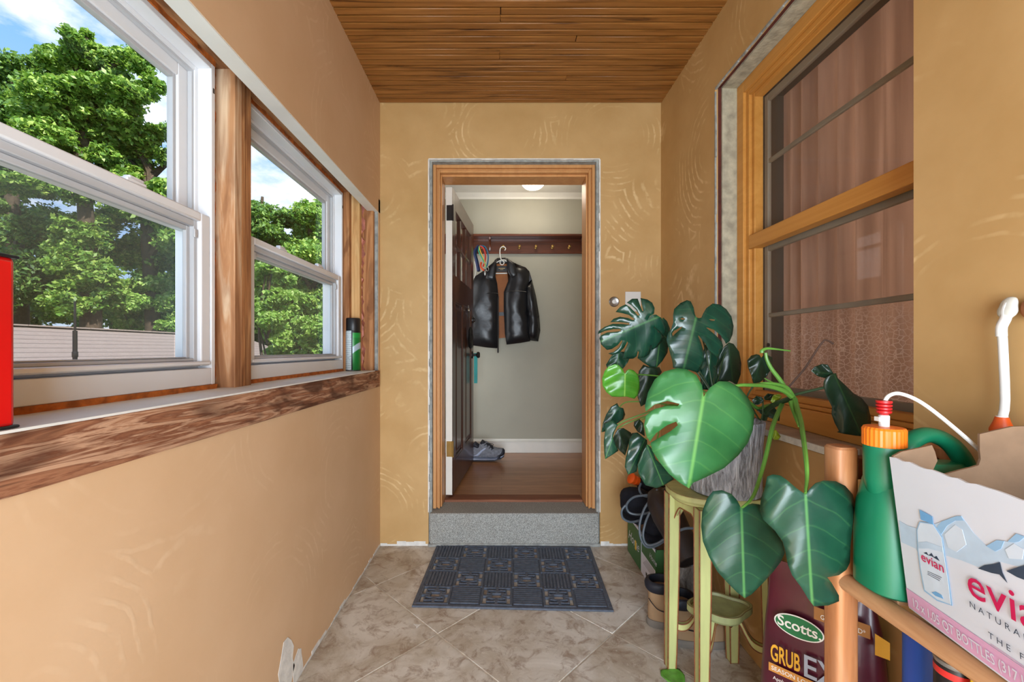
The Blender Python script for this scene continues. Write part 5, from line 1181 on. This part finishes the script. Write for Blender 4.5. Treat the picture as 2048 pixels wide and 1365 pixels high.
# dark leather boot shaft lying over the log
lbt = thing('leather_boot', P(1370, 1050, 1.84), 'dark brown leather boot lying on the log with its open shaft forward', 'boot')
m_brown = plain('dark_brown_leather', c(44, 36, 32), .45, var=.3, bmp=.2)
o0, o1 = b6p(775, 985, 1.765), b6p(400, 250, 2.02)
ax_ = (o1-o0).normalized()
MB().lathe([(.050, .012), (.054, .0), (.058, .002), (.062, .05), (.064, .14), (.070, .21), (.066, .28), (.040, .33), (.01, .345)], o0, 28, ax_).build('shaft', m_brown, lbt, smooth=True)
MB().lathe([(.049, .003), (.047, .12), (.002, .13)], o0, 24, ax_).build('shaft_inside', m_black, lbt, smooth=True)
e2_ = o0+ax_*.27
MB().tube(catmull([e2_, e2_+Vector((.05, -.01, .035)), e2_+Vector((.12, -.02, .05)), e2_+Vector((.17, -.02, .045))], 4), [.055, .055, .052, .05, .049, .048, .046, .045, .044, .042, .038, .030, .012], 16).build('foot', m_brown, lbt, smooth=True)

# pair of tan work boots with navy collars
m_tanb = plain('tan_nubuck', c(158, 130, 98), .85, var=.15, bmp=.15); m_greys = plain('dusty_grey_sole', c(120, 114, 106), .85, var=.2); m_navc = plain('navy_padded_collar', c(24, 28, 40), .6, bmp=.1)
bt0 = thing('work_boot', (.78, 1.692, 0), 'tan work boot with navy collar standing nearer the plant stand legs', 'boot', 'pair of work boots')
def bring(x, hy, z, y0, hx): return [(x+hx*math.cos(t), y0+hy*math.sin(t), z) for t in [2*PI*k/20 for k in range(20)]]
def footring(z, x0, x1, w, y0=1.692):
    o = []
    for k in range(24):
        t = 2*PI*k/24; ct, st_ = math.cos(t), math.sin(t); ww = w*(1.0+.12*ct)
        o.append((.5*(x0+x1)+.5*(x1-x0)*math.copysign(abs(ct)**.8, ct), y0+ww*math.copysign(abs(st_)**.85, st_), z))
    return o
MB().loft([footring(.0005, .664, .926, .046), footring(.006, .660, .93, .049), footring(.026, .660, .93, .049), footring(.030, .664, .926, .047)]).build('sole', m_greys, bt0, smooth=True, angle=.6)
MB().loft([footring(.030, .667, .922, .044), footring(.055, .666, .922, .045), footring(.078, .666, .905, .044), footring(.094, .668, .86, .042), footring(.108, .669, .80, .041), footring(.135, .668, .768, .041), footring(.160, .667, .762, .042)]).build('upper', m_tanb, bt0, smooth=True)
MB().loft([footring(.150, .662, .768, .046), footring(.158, .656, .774, .050), footring(.176, .654, .776, .052), footring(.190, .660, .772, .050), footring(.192, .672, .760, .040), footring(.150, .676, .755, .036)]).build('collar', m_navc, bt0, smooth=True, angle=1.2)
MB().tube(catmull([(.664, 1.675, .12), (.672, 1.65, .11), (.70, 1.647, .085), (.76, 1.646, .07)], 5), .002, 6).build('seam', m_navc, bt0, smooth=True)
MB().tube(catmull([(.80, 1.652, .10), (.83, 1.65, .09), (.85, 1.66, .1), (.83, 1.69, .118)], 5), .0026, 6).build('lace', plain('orange_lace', c(170, 110, 60), .8), bt0, smooth=True)
bt1 = copy_tree(bt0); bt1.location = (.738, 1.801, 0); bt1.rotation_euler.z = 0
bt1['label'] = 'tan work boot with navy collar half hidden between its twin and the carton'

# ================================================================ purple lawn product bag
bu = Vector((.19, -.19, 0)).normalized(); bn = Vector((-bu.y, bu.x, 0))*-1; bc = Vector((.838, 1.108, 0))
if bn.dot(Vector((0, 0, 0))-bc) < 0: bn = -bn
m_bag = plain('glossy_maroon_plastic', c(82, 20, 40), .28, var=.18, scale=7, bmp=.25, bscale=14, coat=.2)
bg_ = thing('lawn_bag', (bc.x, bc.y, 0), 'tall maroon plastic bag of lawn treatment leaning by the rack post', 'bag')
def bag_ring(z, w, t, shift=0, k=28):
    o = []
    for i in range(k):
        a = 2*PI*i/k; ca, sa = math.cos(a), math.sin(a)
        wr_ = 1+.02*math.sin(5*a+z*30)
        p = bc+bu*(w*math.copysign(abs(ca)**.7, ca)+shift)+bn*(t*wr_*math.copysign(abs(sa)**.75, sa)); o.append((p.x, p.y, z))
    return o
MB().loft([bag_ring(.002, .120, .040), bag_ring(.02, .134, .052), bag_ring(.12, .138, .055), bag_ring(.26, .136, .052), bag_ring(.38, .130, .046), bag_ring(.47, .122, .036), bag_ring(.53, .114, .020, -.004), bag_ring(.565, .106, .006, -.006), bag_ring(.585, .104, .0025, -.008)]).build('sack', m_bag, bg_, smooth=True)
up = Vector((0, 0, 1)); Tn = Vector((bn.x, bn.y, .0)).normalized()
bp0 = bc+bn*.0565
def onbag(px, py): return ray_plane(px, py, bp0, bn)
m_cream = plain('white_print', c(236, 234, 226), .4); m_sgreen = plain('green_print', c(22, 112, 62), .4); m_gold = plain('gold_print', c(222, 166, 44), .35); m_silver = plain('silver_print', c(170, 178, 192), .3, .2); m_amber = plain('amber_print', c(206, 140, 62), .4); m_copper = plain('copper_print', c(166, 112, 56), .4)
oc = onbag(1597, 1256); bu_ = bu if (onbag(1620, 1256)-oc).dot(bu) > 0 else -bu
def oval(rx, ry, h): return [oc+bu_*rx*math.cos(t)+up*ry*math.sin(t)+bn*h for t in [2*PI*k/36 for k in range(36)]]
lgo = MB().prism(oval(.054, .029, .0), bn*.0012).build('oval_border', m_cream, bg_)
MB().prism(oval(.051, .026, .0012), bn*.0006).build('oval_badge', m_sgreen, lgo)
text('lettering', 'Scotts.', m_cream, lgo, oc-bu_*.047-up*.010+bn*.002, bu_, up, width=.094, bold=.016, height=.027)
q = onbag(1541, 1318)
text('lettering', 'GRUB', m_gold, bg_, q+bn*.002, bu_, up, width=.066, bold=.02, height=.046)
text('lettering', 'EX', m_silver, bg_, q+bu_*.071+bn*.002-up*.004, bu_, up, width=.074, bold=.012, height=.056)
q2 = q-bu_*.004-up*.032
MB().prism([q2+bn*.0005, q2+bu_*.25+bn*.0005, q2+bu_*.25+up*.022+bn*.0005, q2+up*.022+bn*.0005], bn*.0008).build('amber_band', m_amber, bg_)
text('lettering', 'SEASON LONG GRUB KILLER', m_cream, bg_, q2+bu_*.006+up*.006+bn*.0018, bu_, up, width=.19, bold=.012, height=.011)
text('lettering', 'Apply Spring to Summer', m_cream, bg_, q2+bu_*.010-up*.018+bn*.0018, bu_, up, width=.12, height=.012)
q3 = onbag(1628, 1238)
lbp = MB().prism([q3+bn*.0008, q3+bu_*.108+bn*.0008, q3+bu_*.108+up*.032+bn*.0008, q3+up*.032+bn*.0008], bn*.0008).build('copper_label', m_copper, bg_)
text('lettering', 'KILLS GRUBS', m_cream, lbp, q3+bu_*.022+up*.022+bn*.002, bu_, up, width=.062, height=.006); text('lettering', 'GUARANTEED*', m_cream, lbp, q3+bu_*.013+up*.006+bn*.002, bu_, up, width=.086, height=.012)
q4 = onbag(1750, 1310)
MB().prism([q4+bn*.001, q4+bu_*.026+bn*.001, q4+bu_*.026+up*.040+bn*.001, q4+up*.050+bn*.001], bn*.0008).build('gold_badge', m_gold, bg_)

# ================================================================ wooden rack on the right
m_rackw = wood('honey_beech', [(.3, c(146, 92, 54)), (.55, c(184, 122, 76)), (.8, c(208, 152, 104))], 'z', .8, .5, c(196, 150, 116), .35, bmp=.08)
m_rackr = wood('pale_beech_rail', [(.3, c(166, 116, 76)), (.7, c(208, 162, 118))], 'y', .8, .55, bmp=.08)
m_rackd = wood('dark_red_rail', [(.3, c(78, 36, 20)), (.7, c(112, 56, 32))], 'x', .8, .5, bmp=.08)
rkk = thing('wooden_rack', (.81, .50, 0), 'wooden shelf rack with round post and slatted shelves by the right wall', 'rack')
def post(x, y, h): return MB().loft([super_ring(x, y, .0225, .0225, 0, 24, 4.5), super_ring(x, y, .0225, .0225, h-.005, 24, 4.5), super_ring(x, y, .019, .019, h, 24, 4.5)]).build('post', m_rackw, rkk, smooth=True, angle=.5)
RX0, RX1, RY0, RY1, RS = .700, .918, .04, .872, .700
for x in (RX0, RX1):
    for y in (RY0, RY1): post(x, y, .972)
for y in (RY0, RY1):
    MB().box(RX0+.025, RX1-.025, y-.012, y+.012, .905, .950).build('top_rail', m_rackd, rkk, bevel=.003)
    MB().box(RX0+.025, RX1-.025, y-.012, y+.012, .655, .690).build('cross_rail', m_rackr, rkk, bevel=.003)
for x in (RX0-.002, RX1):
    MB().tube([(x, RY0-.02, RS), (x, RY1+.005, RS)], .0175, 18).build('shelf_rail', m_rackr, rkk, smooth=True)
    MB().tube([(x, RY0-.02, .26), (x, RY1+.005, .26)], .0175, 18).build('shelf_rail', m_rackr, rkk, smooth=True)
for z in (RS+.0085, .2685):
    for k in range(7):
        y = RY0+.06+k*.1175; MB().box(RX0+.013, RX1-.013, y-.045, y+.045, z-.0005, z+.0095).build('slat', m_rackr, rkk, bevel=.002)
SZ = RS+.0185; SL = .2785

# green jug sprayer: body, neck column, handle, cap, coupling, hose
m_jug = plain('green_hdpe', c(16, 118, 82), .38, var=.05); m_oc = plain('orange_cap', c(244, 126, 26), .4, var=.04); m_rc = plain('red_coupling', c(196, 30, 34), .4)
jg = thing('jug_sprayer', (.79, .795, SZ), 'green plastic jug sprayer with orange cap on the wooden rack', 'sprayer')
jc = Vector((.784, .797, 0))
def jr_(z, x0, x1, hy, p=3.2): return super_ring((x0+x1)/2, jc.y, (x1-x0)/2, hy, z, 36, p)
jb = MB().loft([jr_(SZ+.001, .690, .876, .050), jr_(SZ+.006, .684, .882, .055), jr_(SZ+.10, .684, .882, .055), jr_(SZ+.16, .688, .880, .052), jr_(SZ+.205, .696, .876, .043), jr_(SZ+.225, .705, .872, .034), jr_(SZ+.240, .73, .866, .02)])
jb = jb.build('jug_body', m_jug, jg, smooth=True)
nx, ny_ = .717, .792
MB().lathe([(.012, .165), (.026, .185), (.0305, .21), (.031, .272), (.028, .278)], (nx, ny_, SZ), 28).build('neck', m_jug, jg, smooth=True)
MB().tube(catmull([(.742, ny_, SZ+.245), (.765, ny_, SZ+.278), (.80, ny_, SZ+.292), (.84, ny_, SZ+.275), (.868, ny_, SZ+.235), (.858, ny_, SZ+.20)], 6), [.020]*6+[.0175]*19+[.022]*6, 14, flat=.8).build('handle', m_jug, jg, smooth=True)
cp = MB(); rings = []
for z, rr_ in ((.272, .0315), (.273, .0325), (.303, .0325), (.307, .030), (.308, .004)):
    rings.append([(nx+(rr_-(.0009 if k % 2 else 0))*math.cos(2*PI*k/56), ny_+(rr_-(.0009 if k % 2 else 0))*math.sin(2*PI*k/56), SZ+z) for k in range(56)])
cp.loft(rings).build('cap', m_oc, jg)
MB().lathe([(.008, .307), (.0085, .328), (.006, .330)], (nx, ny_, SZ), 14).build('white_fitting', m_white, jg, smooth=True)
MB().box(nx-.014, nx-.006, ny_-.005, ny_+.005, SZ+.318, SZ+.326).build('fitting_clip', m_white, jg)
MB().lathe([(.005, .328), (.0075, .331), (.0115, .334), (.0115, .337), (.0085, .338), (.0118, .340), (.0118, .343), (.0085, .344), (.0122, .346), (.0122, .349), (.0085, .350), (.0122, .352), (.0122, .356), (.003, .357)], (nx, ny_, SZ), 22).build('coupling', m_rc, jg, smooth=True)
MB().tube(catmull([(nx, ny_, SZ+.352), (nx+.006, ny_-.004, SZ+.366), (nx+.022, ny_-.01, SZ+.370), (nx+.05, ny_-.022, SZ+.354), (.80, .745, SZ+.312), (.845, .735, SZ+.262), (.868, .742, SZ+.225)], 6), .0034, 8).build('hose', m_white, jg, smooth=True)

# slim orange bottle with a long white wand behind the carton flap
wd_ = thing('wand_bottle', (.924, .782, SZ), 'white plastic wand with fan tip rising from an orange collar by the wall', 'wand')
MB().lathe([(.014, 0), (.0155, .003), (.0155, .26), (.012, .28)], (.918, .775, SZ+.0005), 20).build('bottle', m_orange, wd_, smooth=True)
MB().lathe([(.016, .30), (.0165, .305), (.011, .320), (.009, .328)], (.918, .775, SZ-.0), 20).build('collar', m_orange, wd_, smooth=True)
MB().lathe([(.008, .28), (.008, .33)], (.918, .775, SZ), 14).build('neck', m_white, wd_, smooth=True)
w0 = Vector((.918, .775, SZ+.325)); wp = lambda px, py: P(px, py, .776)
MB().tube(catmull([w0, wp(2010, 800), wp(2005, 680), wp(2003, 672)], 3), .0066, 14).build('wand_tube', m_white, wd_, smooth=True)
MB().tube(catmull([wp(2003, 673), wp(2003, 655), wp(2010, 640), wp(2013, 632)], 4), .0078, 14).build('elbow', m_white, wd_, smooth=True)
m_clear = plain('frosted_tip', c(206, 206, 196), .5)
MB().tube(catmull([wp(2012, 637), wp(2015, 622), wp(2019, 606), wp(2024, 595)], 4), [.008, .010, .013, .0145, .015, .0145, .0135, .013, .0125, .0115, .010, .008, .003], 14, flat=.6).build('fan_tip', m_clear, wd_, smooth=True)
for dx in (-6, 0, 6):
    MB().tube(catmull([wp(2013+dx, 634), wp(2017+dx*1.4, 614), wp(2024+dx*.6, 597)], 3), .0028, 6).build('tip_rib', m_white, wd_, smooth=True)

# opened water carton
m_face = plain('white_carton_print', c(214, 220, 230), .55, var=.03); m_pinkb = plain('pink_print', c(214, 164, 196), .55); m_mag = plain('magenta_print', c(206, 16, 86), .5)
m_pale = plain('pale_blue_print', c(186, 208, 228), .55, var=.08, scale=30); m_blue = plain('blue_print', c(112, 168, 216), .5); m_mid = plain('mid_blue_print', c(148, 188, 222), .5); m_slate = plain('slate_print', c(52, 66, 86), .55); m_ltb = plain('ice_print', c(206, 220, 234), .55)
wc = thing('water_carton', (.80, .55, SZ), 'torn open white water bottle carton with magenta lettering on the rack', 'carton')
cA = Vector((.711, .737, 0)); dL = Vector((-.024, -.163, 0)).normalized(); dR = Vector((-dL.y, dL.x, 0))
if dR.x < 0: dR = -dR
LL, WW, HB = .335, .200, .258
def cpt(a, w, z): return cA+dL*a+dR*w+Vector((0, 0, SZ+z))
def wob(n, base, amp): return [base+random.uniform(-amp, amp) for _ in range(n)]
# long printed side with a torn upper edge, leaning out a little
lean = -.030
def side_pt(a, z): return cpt(a, lean*(z/HB)*max(0, 1-a/LL), z)
tops = [(LL*k/26, HB+.006-.010*(k/26)+random.uniform(-.0022, .0022)) for k in range(27)]
poly = [side_pt(0, .001), side_pt(LL, .001)]+[side_pt(a, z) for a, z in reversed(tops)]
mb = MB(); n_s = len(tops); A_ = [[mb.v(side_pt(a, z*t)) for a, z in tops] for t in (0.004, .25, .5, .75, 1)]; off_ = dR*.004
B_ = [[mb.v(Vector(v.co)+off_) for v in r] for r in A_]
for i in range(4):
    for k in range(n_s-1):
        mb.face([A_[i][k], A_[i][k+1], A_[i+1][k+1], A_[i+1][k]]); mb.face([B_[i][k], B_[i+1][k], B_[i+1][k+1], B_[i][k+1]])
for k in range(n_s-1): mb.face([A_[4][k], A_[4][k+1], B_[4][k+1], B_[4][k]])
for i in range(4): mb.face([A_[i][0], A_[i+1][0], B_[i+1][0], B_[i][0]])
sd = mb.build('printed_side', m_face, wc, smooth=True)
# far end: torn flap with a bite out of it (pixels on the far plane)
fn = dL.copy(); fp = cpt(.002, 0, 0)
ff = [ray_plane(x, y, fp, fn) for x, y in ((1783, 912), (1800, 903), (1830, 897), (1860, 890), (1866, 903), (1871, 921), (1863, 938), (1866, 951), (1890, 947), (1915, 940), (1940, 934), (1953, 930), (1957, 918), (1955, 900), (1955, 868), (1985, 861), (2020, 853))]
ff += [cpt(.002, WW, .325), cpt(.002, WW, .001), cpt(.002, .004, .001)]
MB().prism(ff, fn*.004).build('torn_end_flap', m_card, wc)
MB().prism([cpt(0, WW-.004, .001), cpt(LL, WW-.004, .001), cpt(LL, WW-.004, .262), cpt(.2, WW-.004, .266), cpt(0, WW-.004, .262)], dR*.004).build('back_side', m_card, wc)
MB().prism([cpt(LL-.004, .004, .001), cpt(LL-.004, WW-.004, .001), cpt(LL-.004, WW-.004, HB), cpt(LL-.004, .004, HB-.01)], dL*.004).build('near_end', m_card, wc)
MB().prism([cpt(.006, .004, .001), cpt(LL-.006, .004, .001), cpt(LL-.006, WW-.006, .001), cpt(.006, WW-.006, .001)], (0, 0, .003)).build('base_flap', m_card, wc)
# print, laid on the leaning side
sn = -dR
def pr_(a, z, h=.0006): return side_pt(a, z)+sn*h
def patch(name, pts, mat, h=.0006):
    pp_ = [pr_(a, z, h) for a, z in pts]; return MB().prism(pp_, sn*.0003).build(name, mat, sd)
patch('pink_band', [(.0005, .004), (LL*.99, .004), (LL*.99, .036), (.0005, .036)], m_pinkb)
def az(px, py):
    a, z = .06, .12
    def proj(a, z):
        w = side_pt(a, z); return CX+w.x/w.y*F, CY+(CZ-w.z)/w.y*F
    for _ in range(12):
        x, y = proj(a, z); x1, y1 = proj(a+.001, z); x2, y2 = proj(a, z+.001)
        J = Matrix((((x1-x)/.001, (x2-x)/.001), ((y1-y)/.001, (y2-y)/.001))); d = J.inverted() @ Vector((px-x, py-y)); a += d.x; z += d.y
    return a, z
def ppatch(name, pts, mat, h): return patch(name, [az(*q) for q in pts], mat, h)
ppatch('mountain_print', [(1799, 1042), (1816, 1052), (1836, 1058), (1840, 1110), (1832, 1098), (1803, 1085)], m_pale, .0004)
ppatch('mountain_print', [(1868, 1050), (1884, 1044), (1914, 1033), (1924, 1033), (1949, 1068), (1974, 1093), (1995, 1081), (2017, 1084), (2034, 1068), (2060, 1078), (2060, 1140), (2000, 1124), (1960, 1136), (1925, 1122), (1889, 1111)], m_pale, .0004)
ppatch('peak_print', [(1872, 1060), (1884, 1044), (1914, 1033), (1924, 1033), (1929, 1042), (1912, 1042), (1896, 1052), (1884, 1070)], m_mid, .0008)
ppatch('peak_print', [(1974, 1093), (1995, 1081), (2010, 1083), (2004, 1098), (1992, 1104)], m_mid, .0008)
ppatch('peak_print', [(2017, 1084), (2034, 1068), (2052, 1074), (2040, 1084), (2028, 1086)], m_mid, .0008)
ppatch('ice_print', [(1890, 1070), (1912, 1050), (1926, 1060), (1934, 1090), (1915, 1105), (1898, 1096)], m_ltb, .0009)
ppatch('ice_print', [(2012, 1100), (2030, 1088), (2050, 1100), (2046, 1120), (2020, 1118)], m_ltb, .0009)
ppatch('dark_peak', [(1958, 1138), (1972, 1131), (1990, 1129), (2002, 1125), (2007, 1146), (2017, 1167), (2001, 1150), (1985, 1147)], m_slate, .0011)
ppatch('dark_peak', [(2015, 1143), (2032, 1137), (2056, 1130), (2064, 1150), (2074, 1180), (2054, 1162), (2036, 1155)], m_slate, .0011)
ppatch('bottle_outline', [(1841, 1044), (1835, 1060), (1837, 1100), (1842, 1140), (1850, 1183), (1876, 1203), (1907, 1213), (1900, 1160), (1892, 1110), (1887, 1075), (1869, 1048)], m_mid, .0012)
ppatch('bottle_print', [(1842.5, 1046), (1837, 1061), (1839, 1100), (1844, 1140), (1852, 1181), (1877, 1200), (1904, 1210), (1898, 1160), (1890, 1110), (1885, 1076), (1868, 1050)], m_ltb, .0014)
ppatch('bottle_cap_print', [(1841, 1020), (1867, 1034), (1869, 1050), (1844, 1040)], m_blue, .0015)
ppatch('bottle_base_print', [(1866, 1186), (1874, 1184), (1886, 1191), (1890, 1199), (1874, 1193)], m_blue, .0018)
ppatch('bottle_shade', [(1838, 1086), (1856, 1084), (1888, 1096), (1889, 1106), (1860, 1098), (1840, 1098)], m_pale, .0017)
for pts in ([(1850, 1107), (1856, 1105), (1860, 1112), (1854, 1109)], [(1860, 1112), (1866, 1107), (1871, 1116), (1865, 1113)], [(1870, 1116), (1876, 1113), (1882, 1123), (1875, 1119)]): ppatch('bottle_peak', pts, m_slate, .0019)
def ctext(s, mat, px, py, size=None, width=None, bold=0, height=None):
    a, z = az(px, py); O_ = pr_(a, z, .0024); U_ = pr_(a+.05, z, .0024)-O_; V_ = pr_(a, z+.05, .0024)-O_
    return text('lettering', s, mat, sd, O_, U_, V_, size=size, width=width, bold=bold, height=height)
a0_, z0_ = az(1846, 1121); a1_, z1_ = az(1891, 1143); ctext('evian', m_mag, 1846, 1121, width=abs(a1_-a0_), bold=.008, height=.014)
a0_, z0_ = az(1938, 1190); a1_, z1_ = az(2036, 1232); ctext('evian', m_mag, 1938, 1187, size=abs(a1_-a0_)/1.0*.93, bold=.004)
ctext('N A T U R A L   S P R I N G   W A T E R', m_slate, 1943, 1214, size=.0125)
ctext('T H E   F R E N C H   A L P S', m_slate, 1981, 1276, size=.0125)
a2_, z2_ = az(1983, 1290); patch('pink_rule', [(a2_, z2_), (LL*.95, z2_), (LL*.95, z2_+.001), (a2_, z2_+.001)], m_pinkb, .001)
a0_, z0_ = az(1832, 1213); a1_, z1_ = az(2048, 1365)
O_ = pr_(.012, .012, .002); text('lettering', '12 x 1.05 QT BOTTLES (317 US FL OZ)', m_cwhite, sd, O_, pr_(.06, .012, .002)-O_, pr_(.012, .06, .002)-O_, width=.235, bold=.008, height=.020)
for k in range(3): ppatch('small_print', [(1858, 1143+3*k), (1886-2*k, 1156+3*k), (1886-2*k, 1157+3*k), (1858, 1144+3*k)], m_ink, .0019)

# lower shelf: blue jug, black spray can, yellow box
m_bl = plain('blue_plastic', c(22, 76, 170), .4, var=.08)
bj = thing('blue_jug', (.800, .770, SL), 'blue plastic jug on the lower shelf of the wooden rack', 'jug')
jr2 = lambda z, hx, hy: super_ring(.800, .772, hx, hy, SL+z, 28, 3)
MB().loft([jr2(.001, .044, .036), jr2(.006, .048, .040), jr2(.355, .048, .040), jr2(.376, .044, .036), jr2(.388, .034, .026), jr2(.392, .018, .016)]).build('jug_body', m_bl, bj, smooth=True)
MB().lathe([(.017, .391), (.017, .410), (.003, .412)], (.800, .772, SL), 20).build('cap', m_bl, bj, smooth=True)
bk = thing('paint_can', (.742, .690, SL), 'black aerosol can with red and white ring on the lower shelf', 'spray can')
C_ = (.744, .692, SL); R_ = .0262
cbk = MB().lathe([(R_-.001, .0005), (R_, .004), (R_, .376), (R_-.002, .381)], C_, 28).build('can_body', m_black, bk, smooth=True)
MB().lathe([(R_+.0002, .360), (R_+.0004, .362), (R_+.0004, .369), (R_+.0002, .371)], C_, 28, cap=False).build('red_band', plain('red_ink', c(206, 44, 40), .4), bk, smooth=True)
MB().lathe([(R_, .377), (R_+.0012, .380), (R_+.0012, .384), (R_-.002, .387)], C_, 28).build('rim', m_steel, bk, smooth=True)
MB().lathe([(R_-.003, .385), (R_-.003, .420), (R_-.006, .425), (.003, .426)], C_, 28).build('cap', m_black, bk, smooth=True)
yb = thing('yellow_box', (.742, .60, SL), 'yellow cardboard box on the lower shelf beside the black can', 'box')
yo = MB().box(.719, .79, .562, .650, SL+.001, SL+.412).build('box_body', plain('yellow_card', c(232, 190, 30), .55, var=.1, scale=14), yb, bevel=.003)
MB().box(.7185, .79, .600, .610, SL+.411, SL+.4135).build('flap_seam', m_card, yb)
